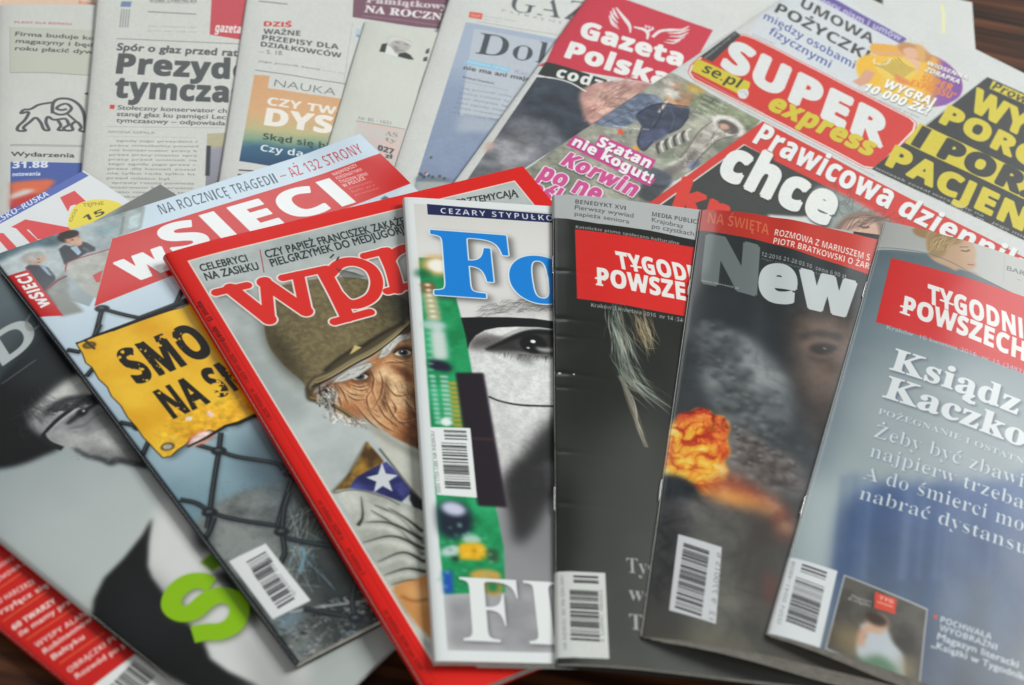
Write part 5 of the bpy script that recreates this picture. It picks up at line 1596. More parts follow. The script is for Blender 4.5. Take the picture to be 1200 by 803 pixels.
    c.line(F((125, 525), (210, 450), (330, 368), (400, 345), (520, 268), (700, 170)), 1.8, '#241e12', .5, .9, curve=True)
    c.fill(F((305, 405), (345, 335), (365, 345), (395, 352), (330, 392)), '#cdb77a', .2)
    c.line(F((0, 640), (10, 720), (60, 740), (130, 760)), 2.0, '#3c3423', .4, .95, curve=True)
    # strap
    c.line(F((20, 720), (120, 750), (240, 800), (380, 900)), 2.2, '#57462a', .3, curve=True); c.line(F((20, 714), (120, 744), (240, 794), (380, 890)), .5, '#a58f5d', .1, curve=True)
    # hair by the ear
    for i in range(70):
        x = 500 + r.uniform(0, 60); y = 265 + r.uniform(-15, 35)
        c.line(W4((x, y), (x + r.uniform(0, 30), y + r.uniform(-20, 30)), (x + r.uniform(0, 40), y + r.uniform(0, 60))), .25, r.choice(['#e8e6df', '#bdbcb6', '#76736e', '#2b2723']), .06, .75, curve=True, w2=.8)
    for i in range(60):
        x = 530 + r.uniform(0, 150); y = 335 + (x - 530) * .28 + r.uniform(-10, 18)
        c.line(W4((x, y), (x + r.uniform(-6, 22), y + r.uniform(4, 22)), (x + r.uniform(0, 30), y + r.uniform(10, 36))), .3, r.choice(['#d9d8d0', '#b5b4ad', '#f0efe9', '#8d8b85']), .08, .8, curve=True, w2=.9)
    # collar, scarf with stars, jacket
    G5 = view(176, 445, .38)
    c.fill(G5((662, 128), (700, 150), (780, 195), (830, 225), (1000, 400), (1000, 560), (836, 372), (800, 330), (752, 268), (712, 215)), '#c3c4b9', .3)
    c.mottle(G5((662, 128), (830, 225), (1000, 400), (836, 372), (712, 215)), .14, 6, 74)
    c.line(G5((670, 135), (720, 175), (790, 215), (850, 250)), 3.2, '#77786e', 1.4, .6, curve=True)
    c.fill(G5((668, 190), (720, 250), (700, 300), (610, 340), (562, 348), (590, 318), (640, 252)), '#6d5029', .3, tex=c.fbmtex('#4a3419', '#9c7638', 5, 71, 3))
    c.fill(G5((640, 262), (662, 240), (668, 290), (640, 305)), '#d8a23c', 1.4, .8)
    c.line(G5((560, 348), (610, 296), (668, 192)), .8, '#33260f', .4, .8)
    c.fill(G5((610, 338), (636, 300), (700, 265), (728, 252), (760, 285), (808, 345), (768, 384), (720, 362), (660, 342)), '#2f3274', .2, tex=c.fbmtex('#232657', '#494d90', 7, 72, 3))
    c.fill(G5((800, 338), (850, 385), (850, 440), (812, 400), (800, 372)), '#1b1b20', .3)
    c.fill(G5((768, 384), (800, 372), (812, 400), (845, 440), (800, 420)), '#c9ccd0', .3)
    c.line(G5((706, 212), (752, 270), (800, 332), (840, 376)), .8, '#33342f', .3, .9)

    def star(cx, cy, R1, R2, rot, sx=1.0):
        o = c.mm(W4((cx, cy)))[0]; u = c.unit; c.unit = 'mm'
        c.fill([(o[0] + (R1 if i % 2 == 0 else R2) * cos(radians(rot + i * 36)) * sx, o[1] + (R1 if i % 2 == 0 else R2) * sin(radians(rot + i * 36))) for i in range(10)], '#cdd1d6', .1)
        c.unit = u
    st = G5((713, 305))[0]
    c.fill([(st[0] + dx, st[1] + dy) for dx, dy in ((0.5, -19), (5, -6), (19, -4), (8.5, 3), (13, 15), (1.5, 8.5), (-9, 16), (-6, 3.5), (-18, -1.5), (-4, -5))], '#ccd0d5', .1)
    jk = PX((392, 575), (410, 572), (440, 577), (470, 588), (500, 600), (620, 640), (640, 900), (510, 760), (480, 740), (455, 690), (430, 640))
    c.fill(jk, '#b3b5ab', .3, tex=c.fbmtex('#a0a298', '#c9cbc2', 12, 73, 4))
    folds = [((690, 385), (770, 425), (842, 505)), ((680, 402), (755, 450), (842, 540)), ((735, 395), (795, 432), (840, 468)), ((640, 440), (740, 442), (840, 492)),
             ((655, 502), (750, 482), (845, 522)), ((700, 562), (780, 532), (848, 562)), ((720, 603), (790, 582), (850, 592)), ((650, 360), (655, 420), (640, 450)), ((742, 632), (800, 618), (856, 622))]
    for p in folds:
        q = G5(*p)
        c.line([(x - .5, y + 4) for x, y in q], 1.4, '#dfe1d9', 1.0, .7, curve=True, w2=4.0, w3=2.2)
        c.line([(x, y + 1) for x, y in q], 1.0, '#7c7e77', .9, .6, curve=True, w2=3.0, w3=3.0)
        c.line(q, .3, '#23241f', .25, .85, curve=True, w2=.9, w3=1.7)
    c.line(G5((566, 350), (612, 340), (660, 344), (725, 364), (768, 386)), .6, '#4b4c46', .2, .8, curve=True)
    c.mottle(jk, .16, 2.0, 152)
    # hand
    c.fill(Y6((270, 705), (300, 680), (350, 668), (430, 660), (450, 900), (380, 860), (330, 800)), '#c98b50', .5, curve=True)
    c.fill(Y6((310, 700), (380, 690), (420, 740), (380, 770)), '#e0ad72', 2, .8, curve=True)
    c.line(Y6((300, 730), (350, 750), (420, 740)), 1.0, '#7c4820', .5, .8, curve=True)
    for b_, col in ((.7, '#e9dcd2'), (0, red)):      # the red frame comes back over the picture's overlap
        c.unit = 'mm'
        X0, X1, Y0, Y1 = x0 - .7 + b_, x1_ + .7 - b_, y0_ - .7 + b_, y1_ + .7 - b_
        for q in ([(-9, -5), (X0, -5), (X0, 300), (-9, 300)], [(X1, -5), (230, -5), (230, 300), (X1, 300)], [(-9, Y1), (230, Y1), (230, 300), (-9, 300)], [(-9, -5), (230, -5), (230, Y0), (-9, Y0)]):
            c.fill(q, col)
        c.unit = 'px'
    # headlines
    k = '#24282a'
    T(c, V6, 'CELEBRYCI', (120, 463), (304, 422), (109, 437), k, 'plain', .018)
    T(c, V6, 'NA ZASIŁKU', (140, 498), (349, 454), (128, 470), k, 'plain', .018)
    c.line(V6((350, 377), (366, 467)), .45, '#b23a3a')
    T(c, V6, 'CZY PAPIEŻ FRANCISZEK ZAKAŻE', (377, 410), (924, 276), (364, 382), k, 'plain', .018)
    T(c, V6, 'PIELGRZYMEK DO MEDJUGORJE', (397, 444), (935, 306), (385, 416), k, 'plain', .018)
    T(c, X5, 'TEMYCAJĄ', (628, 372), (912, 322), (618, 332), k, 'plain', .018, pre='PRZ')
    # title in rounded slab strokes
    segs = [(V6((178, 545), (300, 517)), 4.6), (V6((235, 530), (386, 650)), 7.0), (V6((386, 648), (372, 500)), 5.6), (V6((366, 505), (530, 618)), 7.0), (V6((530, 618), (500, 478)), 5.8), (V6((440, 488), (610, 452)), 4.6),
            (V6((600, 462), (645, 545), (692, 640)), 7.0), (V6((642, 660), (782, 622)), 4.6), (V6((625, 470), (665, 432), (725, 425), (785, 452), (808, 505), (790, 560), (735, 590), (690, 585), (652, 550)), 6.2),
            (V6((760, 402), (850, 380)), 4.6), (V6((838, 388), (868, 455), (888, 530)), 7.0), (V6((850, 540), (960, 512)), 4.6), (V6((852, 430), (880, 390), (930, 370), (975, 385), (985, 410)), 5.6)]

    def cap(p, w_, col, g_):
        for q in (p[0], p[-1]): c.ell(q, w_ / 2 + g_, w_ / 2 + g_, col)
    for p, w_ in segs:
        c.line([(x + .6, y + 1.4) for x, y in p], w_ + 1.8, '#52483c', .8, .55, curve=len(p) > 2)
    for p, w_ in segs:
        c.line(p, w_ + 1.7, '#eadfda', curve=len(p) > 2); cap(p, w_, '#eadfda', .85)
    for p, w_ in segs:
        c.line(p, w_, '#db2a22', curve=len(p) > 2); cap(p, w_, '#db2a22', 0)
    for p in (((640, 395), (625, 410)), ((660, 405), (650, 420))):
        c.line(V6(*p), .8, '#2a2a26', .1)
    for i in range(9):
        c.line(V6((650 + i * 8, 450 + i * 2), (690 + i * 9, 500 - i * 2)), .5, '#3a382e', .1, .8)
    # spine print
    u = c.unit; c.unit = 'mm'
    for v0, L in ((60, 32), (96, 20), (165, 22), (192, 14), (225, 30), (262, 8)):
        c.text('ISSN 0209-1747 NR INDEKSU 38290'[:int(L * .95)], (3.2, v0 + L), (3.2, v0), h=1.9, col='#5f1410', font='bold', alpha=.85) if False else c.text('nr indeksu 38290 issn 0209 cena'[:int(L * .9)], (2.4, v0), (2.4, v0 + L), h=1.9, col='#5f1410', font='bold', alpha=.85)
    T2 = [(3, 36, 50), (3, 54, 64)]
    for x, v0, v1 in T2: c.text('wprost 15', (2.2, v0), (2.2, v1), h=2.4, col='#3a0d0b', font='bold')
    c.line([(5.9, 40), (5.6, 262)], .3, '#b3120d'); c.unit = u


@art
def art_chip(c):
    c.a[:] = rgb('#dfe3e4')
    L0 = V7((84, 208))[0]; L1 = W6((160, 655))[0]
    q = c.mm([L0, L1]); x0 = (q[0][0] + q[1][0]) / 2
    x0 = q[0][0]; x1 = q[1][0]; yb = q[1][1]
    yt = c.mm(V7((137, 200)))[0][1]
    u = c.unit; c.unit = 'mm'
    gp = c.grad([(0, '#d2cfcc'), (.12, '#dcdad8'), (1, '#cfcfd0')], (40, yt), (40, yb), noise=.06)
    c.fill([(x0, yt), (240, yt), (240, yb), (x1, yb)], '#d8d7d6', tex=gp); c.unit = u
    # face, grey tones
    c.fill(Y7((240, 640), (560, 660), (900, 700), (900, 900), (330, 1000), (300, 760)), '#d9d9d9', 3, curve=True)
    hair = np.random.default_rng(3)
    for i in range(170):
        t = hair.uniform(0, 1); x = 340 + 520 * t; y = 425 - 110 * t ** .8 + 50 * t * t + hair.uniform(-38, 38)
        c.line(Y7((x, y), (x + hair.uniform(20, 45), y - hair.uniform(4, 22)), (x + hair.uniform(45, 100), y - hair.uniform(-8, 26))), .2, hair.choice(['#3a3a3a', '#565452', '#787674', '#242424']), .05, .25 + .6 * t * hair.random(), curve=True, w2=.45, w3=.1)
    c.fill(Y7((430, 380), (600, 340), (900, 330), (900, 400), (620, 400)), '#8b8886', 3, .5, curve=True)
    c.fill(Y7((300, 600), (360, 555), (470, 545), (560, 560), (520, 610), (430, 640), (340, 640)), '#4f4a49', 2.0, .9, curve=True)
    c.fill(Y7((420, 520), (560, 500), (760, 505), (900, 520), (900, 545), (720, 530), (560, 560)), '#e4e3e2', 1.0, .95, curve=True)
    c.fill(Y7((430, 640), (520, 598), (600, 560), (700, 532), (820, 530), (920, 545), (920, 680), (820, 680), (720, 670), (600, 655), (500, 650)), '#262526', 1.0, .95, curve=True)
    c.fill(Y7((610, 595), (655, 570), (672, 600), (650, 632), (612, 622)), '#4a4746', 1.2, .6, curve=True)
    c.line(Y7((425, 642), (520, 600), (620, 555), (720, 530), (830, 532), (920, 545)), 1.2, '#0d0d0e', .4, .95, curve=True, w2=3.6, w3=3.0)
    c.line(Y7((400, 625), (500, 575), (620, 520), (740, 500), (900, 510)), .6, '#6a6868', .5, .8, curve=True)
    c.ell(Y7((722, 605))[0], 6.4, 6.2, '#0b0b0b', 0, .4)
    c.ell(Y7((720, 590))[0], 1.3, 1.1, '#f2f2f2', 0, .2)
    c.fill(Y7((735, 620), (760, 628), (850, 635), (840, 655), (760, 650)), '#b9b7b6', .7, .9, curve=True)
    c.ell(Y7((690, 630))[0], .8, .6, '#d0d0d0', 0, .2)
    c.line(Y7((430, 640), (560, 655), (700, 680), (850, 690)), 1.2, '#3c3a3a', 1.0, .9, curve=True)
    c.fill(Y7((560, 670), (720, 690), (700, 740), (680, 730), (620, 700)), '#5b5958', 1.6, .7, curve=True)
    for i in range(60):
        x = hair.uniform(480, 840); y = 655 + (x - 480) * .08
        c.line(Y7((x, y), (x + hair.uniform(-25, 10), y + hair.uniform(15, 45))), .2, '#2a2a2a', .05, .6, w2=.08)
    c.fill(W5((240, 180), (420, 200), (560, 180), (560, 330), (430, 400), (340, 420), (300, 280)), '#dededf', 4, .8, curve=True)
    # cheek to nose shadow
    c.fill(W5((640, 330), (560, 370), (500, 430), (440, 510), (395, 590), (385, 680), (395, 760), (420, 900), (520, 900), (640, 700)), '#1c1c1d', 3.0, .95, curve=True)
    c.fill(W5((640, 540), (560, 545), (500, 580), (480, 620), (520, 640), (640, 630)), '#7d7d7f', 2.5, .9, curve=True)
    c.fill(W5((330, 730), (380, 720), (400, 803), (420, 900), (350, 1000)), '#97979a', 3, .9, curve=True)
    c.fill(W6((340, 60), (400, 10), (430, 120), (445, 215), (520, 150), (590, 0), (700, -20), (700, 420), (380, 420)), '#8b8b8e', 2.5, .95)
    c.fill(W6((390, -60), (400, 0), (425, 90), (432, 160), (444, 222), (480, 180), (530, 130), (575, 40), (600, -20), (600, -120), (450, -140)), '#2a292b', 2.2, .95)
    c.fill(W6((560, 100), (700, 40), (700, 300), (560, 330)), '#77777a', 6, .7)
    c.line(W5((310, 283), (350, 300), (420, 315), (500, 320), (640, 322)), 1.1, '#1b1b1c', .15, curve=True)
    c.mottle(Y7((240, 430), (900, 430), (900, 1500), (560, 1600), (330, 1000)), .22, 3.0, 141, 2)
    c.mottle(Y7((240, 430), (900, 430), (900, 1500), (560, 1600), (330, 1000)), .20, .8, 142, 2)
    c.line(W5((300, 250), (350, 300), (380, 420), (360, 560)), 3, '#a2a2a3', 3, .6, curve=True)
    # glasses frame
    c.fill(Y7((262, 440), (400, 437), (560, 438), (720, 446), (900, 470), (900, 520), (760, 500), (620, 497), (500, 502), (420, 518), (360, 552), (322, 600), (312, 640), (290, 600), (282, 510)), '#131315', .25)
    # grey floor under the title
    fl = c.fbmtex('#88888b', '#a0a0a4', 14, 82, 4)
    c.fill(W6((150, 415), (700, 400), (700, 672), (162, 656)), '#929296', 2.2, .97, tex=fl)
    u = c.unit; c.unit = 'mm'; c.fill([(-9, yb), (240, yb), (240, 290), (-9, 290)], '#dfe3e4'); c.fill([(-9, yt), (x0, yt), (x1, yb), (-9, yb)], '#dfe3e4'); c.unit = u
    # circuit board
    pc = PX((491, 302), (527, 303), (532, 340), (546, 395), (553, 436), (568, 520), (580, 590), (590, 640), (592, 694), (521, 696), (515, 640), (508, 540), (500, 430))
    c.fill(pc, '#1a9157', .3, tex=c.fbmtex('#0f8049', '#27a869', 9, 91, 4))
    c.ell(V7((176, 440))[0], 8.5, 7.5, '#d8a55c', 0, 1.6, .9); c.ell(V7((180, 440))[0], 5.6, 5.0, '#f4f0e4', 0, .9)
    c.ell(V7((118, 470))[0], 4, 3, '#0a5c36', 0, 1.5, .8)
    for i in range(7):
        c.ell(Y7((62 + i * 6, 240 + i * 33))[0], 3.6, 2.7, '#8a5a3c' if i < 2 else '#b7b08a', 0, .7, .95)
        c.ell(Y7((60 + i * 6, 236 + i * 33))[0], 1.4, 1.1, '#f0e6cf', 0, .5, .95)
    c.ell(Y7((95, 485))[0], 6, 3.2, '#bcd3cf', 0, 1.1, .9)
    c.fill(Y7((82, 528), (160, 530), (185, 700), (105, 700)), '#d3dcda', 1.2, .95)
    for i in range(6): c.line(Y7((84 + i * 4, 548 + i * 27), (165 + i * 4, 550 + i * 27)), .8, '#8fb5a6', .4, .7)
    c.fill(Y7((78, 700), (190, 730), (200, 765), (110, 760), (72, 740)), '#241c30', 1.1, .95)
    c.fill(W5((85, 0), (130, 0), (145, 130), (95, 140)), '#cfd9d6', 1.3, .9)
    c.fill(W5((80, 150), (120, 145), (160, 165), (155, 185), (90, 175)), '#1b1830', .9, .95, curve=True)
    for i in range(9):
        c.line(W5((62 + i * 1.5, 10 + i * 24), (84 + i * 1.5, 11 + i * 24)), 1.0, '#a9cfc0', .5, .8)
    for i in range(11):
        y = 205 + i * 18
        c.ell(W5((90 + i * 2.2, y))[0], 1.6, 1.1, '#9fcfc0', 0, .5, .9)
        c.line(W5((118 + i * 2, y), (150 + i * 2, y + 2)), 1.6, '#c9d6cf', .5, .9)
        c.line(W5((152 + i * 2, y + 26), (194 + i * 1.6, y + 28)), 1.9, '#c79a35', .4, .95)
    c.ell(W5((143, 383))[0], 2.5, 2.5, '#e8efec', 0, .5)
    c.fill(W5((180, 190), (290, 191), (330, 420), (382, 718), (268, 712), (215, 440)), '#1f1722', .5)
    c.line(W5((240, 447), (330, 452)), .9, '#6a4a30', .5, .6)
    c.fill(W6((120, 40), (220, 30), (262, 90), (255, 160), (180, 185), (125, 150)), '#171a30', 1.4, .95, curve=True)
    c.ell(W6((185, 58))[0], 5.2, 3.6, '#c7cbe0', 15, 1.0)
    c.ell(W6((262, 188))[0], 4, 2.6, '#b8cfc6', 0, .8, .9); c.ell(W6((175, 236))[0], 4.6, 2.6, '#cdd8da', -20, .8, .9)
    c.fill(W6((180, 255), (205, 262), (212, 280), (180, 275)), '#141a1a', .6, .9)
    c.fill(W6((208, 203), (300, 203), (326, 215), (326, 262), (300, 275), (210, 272)), '#efb31c', .7, curve=False)
    c.line(W6((268, 210), (272, 270)), .8, '#c98f12', .5, .6)
    c.fill(W6((325, 225), (372, 230), (380, 285), (330, 280)), '#2a3a24', 1.0, .8)
    c.fill(W6((138, 320), (178, 318), (186, 412), (146, 415)), '#1c4fb4', .8)
    c.ell(W6((320, 340))[0], 6.5, 3.2, '#d1a04c', 0, .7, .95); c.ell(W6((350, 385))[0], 4.0, 4.6, '#c08a3c', 0, .8, .9); c.ell(W6((350, 385))[0], 2.2, 2.8, '#147a44', 0, .6, .9)
    for i in range(60):
        q = (hair.uniform(125, 380), hair.uniform(120, 410))
        if q[0] < 340 + q[1] * .1: c.ell(W6(q)[0], .9, .6, hair.choice(['#8fd0b0', '#0b6a3c', '#4dbb85', '#d9e6df']), 0, .5, .5)
    # header bar and title
    c.fill(V7((135, 198), (900, 262), (900, 290), (138, 239)), '#1a2150')
    T(c, V7, 'CEZARY STYPUŁK', (188, 234), (596, 262), (187, 213), '#e6e8ee', 'bold', -.01, rest='OWSKI', track=.13)
    sh = ('#3b3a38', 1.8, 1.8, 1.6, .75)
    for tt in (1,):
        T(c, V7, 'Fo', (163, 549), (712, 588), (147, 303), '#0c7fd6', 'serif', .012, rest='rbes', halo='#dfe7ee', halo_w=.75, shadow=sh, track=-.045)
    T(c, W6, 'FI', (222, 613), (660, 634), (203, 345), '#e3e6e6', 'serif', -.006, rest='RM', shadow=('#55555a', .6, .6, .8, .7), track=.02)
    # barcode
    c.fill(W5((80, 403), (238, 407), (264, 680), (107, 668)), '#e6e9e9')
    c.barcode(*W5((134, 415), (138, 452), (222, 418)), seed=8); c.barcode(*W5((124, 464), (140, 648), (222, 468)), seed=9)
    T(c, W5, 'ISSN 1733-1285 NR INDEKSU', (122, 660), (96, 420), (108, 660), '#6b6d70', 'plain')
    u = c.unit; c.unit = 'mm'
    c.line([(2.2, 0), (2.2, 276)], .25, '#cdd2d3', .2); c.unit = u


@art
def art_feather(c):
    g = c.grad([(0, '#1e1f1c'), (.35, '#22231f'), (.7, '#343532'), (1, '#50514e')], *PX((690, 330), (730, 780)), noise=.15)
    u = c.unit; c.unit = 'mm'; c.fill([(-9, -5), (240, -5), (240, 300), (-9, 300)], '#23241f', tex=g); c.unit = u
    c.fill(PX((690, 540), (760, 480), (800, 560), (780, 760), (700, 740)), '#575855', 10, .55, curve=True)
    c.fill(PX((640, 560), (672, 560), (676, 800), (640, 800)), '#1d1e1b', 4, .8)
    c.fill(W6((860, 400), (900, 370), (960, 420), (960, 640), (860, 600)), '#474845', 4, .7, curve=True)
    # top strip
    c.fill(PX((600, 215), (1000, 270), (1000, 318), (813, 281), (760, 270), (700, 262), (640, 254)), '#b4b7b8')
    k = '#33363a'
    T(c, V7, 'BENEDYKT XVI', (716, 196), (914, 222), (717, 180), k, 'bold', -.012)
    T(c, V7, 'Pierwszy wywiad', (714, 219), (944, 252), (716, 202), '#4a4d50', 'plain')
    T(c, V7, 'papieża seniora', (714, 243), (928, 275), (715, 227), '#4a4d50', 'plain')
    T(c, V8, 'MEDIA PUBL', (62, 191), (180, 212), (63, 178), k, 'bold', -.012, rest='ICZNE')
    T(c, V8, 'Krajobraz', (62, 208), (158, 229), (63, 195), '#4a4d50', 'plain')
    T(c, V8, 'po czystkach', (62, 228), (190, 252), (63, 214), '#4a4d50', 'plain')
    T(c, PX, 'Katolickie pismo społeczno-kulturalne', (674.5, 267.5), (796, 287), (674.8, 264), '#c9cbc6', 'bold', -.01)
    # red box
    c.fill(PX((673.8, 268.7), (900, 305), (900, 389), (676.2, 350)), '#d8241f')
    w = '#eceae6'
    T(c, Q1, 'TYGOD', (482, 366), (952, 456), (462, 256), w, 'bold', .028, rest='NIK')
    T(c, Q1, 'POWSZE', (344, 478), (942, 584), (340, 366), w, 'bold', .028, rest='CHNY')
    for p in (((328, 434), (400, 448)), ((334, 476), (384, 484)), ((566, 352), (644, 366))):
        c.line(Q1(*p), 1.4, w)
    T(c, PX, 'Kraków 3 kwietnia 2016  nr 14 (34', (692.5, 359.5), (800, 377.5), (692.8, 355), '#cfd1cc', 'bold', -.012, rest='82)')
    # pale strands
    r = np.random.default_rng(12)
    spine = np.array(catmull(PX((716, 352), (716, 376), (722, 398), (727, 424), (735, 444), (752, 462), (782, 488)), False, 8))
    for i in range(260):
        t0 = r.uniform(0, .75) * (len(spine) - 1); n = int(r.uniform(6, 16)); i0 = int(t0); i1 = min(len(spine) - 1, i0 + n)
        if i1 - i0 < 4: continue
        offx = r.normal(0, 6.5) + 4; offy = r.normal(0, 2)
        spr = np.linspace(0, 1, i1 - i0)[:, None] * np.array([[r.normal(3, 5), r.normal(0, 4)]])
        q = spine[i0:i1] + [offx, offy] + spr
        c.line(q, .1, r.choice(['#7d8f86', '#a3aea2', '#c3c9bc', '#5f7068', '#857a66', '#4a5551']), .06, r.uniform(.25, .75), w2=r.uniform(.3, .9), w3=.1)
    for i in range(26):
        x = r.normal(756, 3)
        c.line(PX((726 + r.normal(0, 2), 440), (738 + r.normal(0, 3), 470), (748 + r.normal(0, 2), 500), (758 + r.normal(0, 1.5), 524)), .1, r.choice(['#7c6f5f', '#cfd2c6', '#8d9389', '#5d5348']), .05, .6, curve=True, w2=.5, w3=.15)
    for i in range(50):
        x = 748 + r.normal(0, 5); y = 372 + r.normal(0, 8)
        c.line(PX((x, y), (x + r.uniform(2, 12), y + r.uniform(10, 22)), (x + r.uniform(5, 20), y + r.uniform(20, 45))), .1, r.choice(['#7a6850', '#a89878', '#5b4d3a', '#c3b795']), .06, .6, curve=True, w2=.6, w3=.1)
    for a, b, t, s_ in (((915, 326), (1004, 334), (913, 264), 'Ty'), ((922, 442), (990, 450), (922, 380), 'w'), ((925, 564), (985, 570), (924, 500), 'T')):
        T(c, W6, s_, a, b, t, '#a9aba9', 'serif', -.007, rest='godniku')
    # barcode panel wrapping the fold
    c.fill(W6((560, 318), (825, 328), (842, 690), (560, 682)), '#d9dbd8')
    c.barcode(*W6((690, 338), (692, 382), (795, 343)), seed=10); c.barcode(*W6((675, 398), (680, 622), (795, 405)), seed=11)
    T(c, W6, '9 770041 480002', (806, 620), (800, 400), (820, 620), '#8f9191', 'plain')
    T(c, W6, 'NR INDEKSU 382 906 ISSN 0041', (664, 650), (650, 340), (648, 650), '#8f9191', 'plain')
    grain(c, .03, .8, 5)


@art
def art_fire(c):
    g = c.grad([(0, '#262b2c'), (.3, '#30353a'), (.6, '#3d4043'), (1, '#4d4a44')], *PX((850, 300), (800, 760)), noise=.3)
    u = c.unit; c.unit = 'mm'; c.fill([(-9, -5), (220, -5), (220, 290), (-9, 290)], '#333', tex=g); c.unit = u
    # right side face in shadow
    c.fill(W7((500, -40), (700, -60), (700, 420), (560, 330), (510, 200), (490, 60)), '#352c27', 6, .95, curve=True)
    c.fill(V8((520, 510), (620, 505), (700, 560), (680, 640), (560, 620), (505, 580)), '#7a6356', 4, .75, curve=True)
    c.fill(W7((520, 90), (640, 110), (650, 200), (580, 240), (530, 180)), '#6b5347', 5, .8, curve=True)
    c.line(W7((510, 45), (560, 28), (640, 40)), 2.5, '#2a211d', 1.5, .9, curve=True, w2=4.5)
    c.fill(W7((545, 70), (585, 58), (630, 70), (600, 90), (560, 88)), '#1a1514', 1.0, .9, curve=True)
    c.ell(W7((590, 74))[0], 1.0, .8, '#8a8078', 0, .3, .8)
    c.line(W7((540, 100), (580, 112), (620, 105)), 1.0, '#3c2e28', .8, .7, curve=True)
    c.mottle(W7((470, -60), (720, -60), (720, 420), (500, 420)), .5, 7, 112, 3)
    # smoke
    def puff(pts, c0, c1, sc, seed, b=2.5, a=.9, V=W7, oc=6):
        c.fill(V(*pts), c0, b, a, curve=True, tex=c.fbmtex(c0, c1, sc * 1.3, seed + 3, 5)); c.fill(V(*pts), c0, b, a * .5, curve=True, tex=c.billow([(0, c0), (.55, '#%02x%02x%02x' % tuple(int(v) for v in (rgb(c0) * .45 + rgb(c1) * .55) * 255)), (1, c1)], sc, seed))
    puff(((170, 40), (230, 15), (330, 30), (400, 90), (470, 170), (480, 280), (440, 330), (380, 300), (300, 300), (230, 200), (180, 120)), '#5a5f63', '#b4b7b8', 19, 101, 3.5, .95)
    puff(((300, 330), (350, 340), (420, 370), (500, 420), (540, 520), (460, 520), (360, 470), (290, 430)), '#5a5453', '#a39d9a', 12, 102, 3.0, .9)
    puff(((120, 60), (190, 60), (210, 150), (170, 220), (110, 220)), '#22272a', '#565c60', 10, 103, 3, .9)
    r = np.random.default_rng(14)
    for i in range(240):     # billows: a lit cap over a shaded underside
        t = r.random(); x = 230 + 200 * t + r.normal(0, 32); y = 45 + 300 * t + r.normal(0, 40)
        s_ = r.uniform(1.2, 4.2)
        c.ell(W7((x + 4, y + 9))[0], s_ * 1.1, s_ * .8, '#2c3033', r.uniform(0, 90), s_ * .3, .28)
        c.ell(W7((x, y))[0], s_ * .8, s_ * .6, r.choice(['#b2b5b6', '#94989a', '#7c8184']), r.uniform(0, 90), s_ * .28, .26)
    c.fill(W7((90, 30), (190, 20), (190, 120), (150, 240), (100, 260)), '#14181b', 4, .75, curve=True)
    for i in range(150):
        t = r.random(); x = 330 + 130 * t + r.normal(0, 22); y = 350 + 110 * t + r.normal(0, 28); s_ = r.uniform(1.0, 3.2)
        c.ell(W7((x + 4, y + 8))[0], s_ * 1.1, s_ * .8, '#3a3231', r.uniform(0, 90), s_ * .25, .35)
        c.ell(W7((x, y))[0], s_ * .8, s_ * .6, r.choice(['#c2bab6', '#a29995', '#857c79']), r.uniform(0, 90), s_ * .25, .32)
    for i in range(90):
        x = r.uniform(110, 400); y = 560 + r.uniform(-25, 90); s_ = r.uniform(1.5, 4)
        c.ell(W7((x, y))[0], s_, s_ * .6, r.choice(['#8f8f8e', '#3a3a3c', '#2a2a2d', '#6f6f70']), r.uniform(0, 90), s_ * .35, .3)
    # fireball
    fb = ((92, 460), (100, 390), (112, 320), (135, 290), (150, 272), (180, 268), (205, 256), (235, 262), (250, 278), (280, 282), (300, 310), (292, 350), (300, 390), (285, 420), (296, 450), (276, 500), (240, 525), (205, 522), (190, 495), (150, 470))
    hot = c.billow([(0, '#b8301a'), (.2, '#e8641f'), (.42, '#f8a02a'), (.68, '#fdce4c'), (1, '#fff0a8')], 8.5, 105)
    red_ = c.billow([(0, '#7d1d12'), (.3, '#cf3f22'), (.65, '#ee7436'), (1, '#fbb060')], 7.5, 106)
    c.fill(W7(*fb), '#e87a2c', .7, curve=True, tex=hot)
    c.fill(W7((125, 250), (260, 240), (320, 300), (300, 440), (262, 400), (240, 320), (170, 300), (125, 300)), '#c33', 2.2, .8, curve=True, tex=red_, clip=c.mask(W7(*fb), .5, True))
    c.fill(W7((100, 385), (190, 370), (250, 420), (262, 500), (200, 500), (130, 455)), '#fc5', 2.5, .35, curve=True)
    c.fill(W7((215, 520), (285, 450), (330, 470), (400, 510), (470, 560), (490, 640), (430, 660), (360, 600), (280, 560)), '#c46a4e', 3.0, .9, curve=True, tex=c.fbmtex('#a8523e', '#eda27a', 9, 107, 5))
    c.fill(W7((230, 525), (300, 500), (420, 560), (380, 590), (280, 560)), '#e8a04a', 2.5, .7, curve=True)
    puff(((85, 475), (120, 462), (170, 480), (210, 520), (190, 560), (90, 570)), '#15171c', '#3b3f48', 7, 108, 1.6, .97)
    puff(((90, 570), (200, 530), (300, 560), (400, 590), (420, 700), (300, 760), (120, 720), (80, 640)), '#3c3a39', '#8d8a87', 11, 109, 3.0, .9)
    puff(((60, 60), (150, 40), (190, 120), (150, 260), (50, 330)), '#1e1e21', '#4a484a', 9, 110, 3, .95, V=W8)
    puff(((200, 120), (330, 80), (420, 140), (390, 480), (260, 480), (180, 400)), '#4c4c49', '#7b7972', 14, 111, 5, .9, V=W8)
    c.fill(W8((350, 60), (420, 40), (470, 60), (400, 400), (360, 460)), '#3a3531', 5, .8)
    c.fill(W8((180, 400), (380, 470), (330, 520), (150, 470)), '#7a7560', 4, .6)
    c.fill(W8((415, 250), (440, 230), (430, 330), (410, 330)), '#8a3a34', 2, .6)
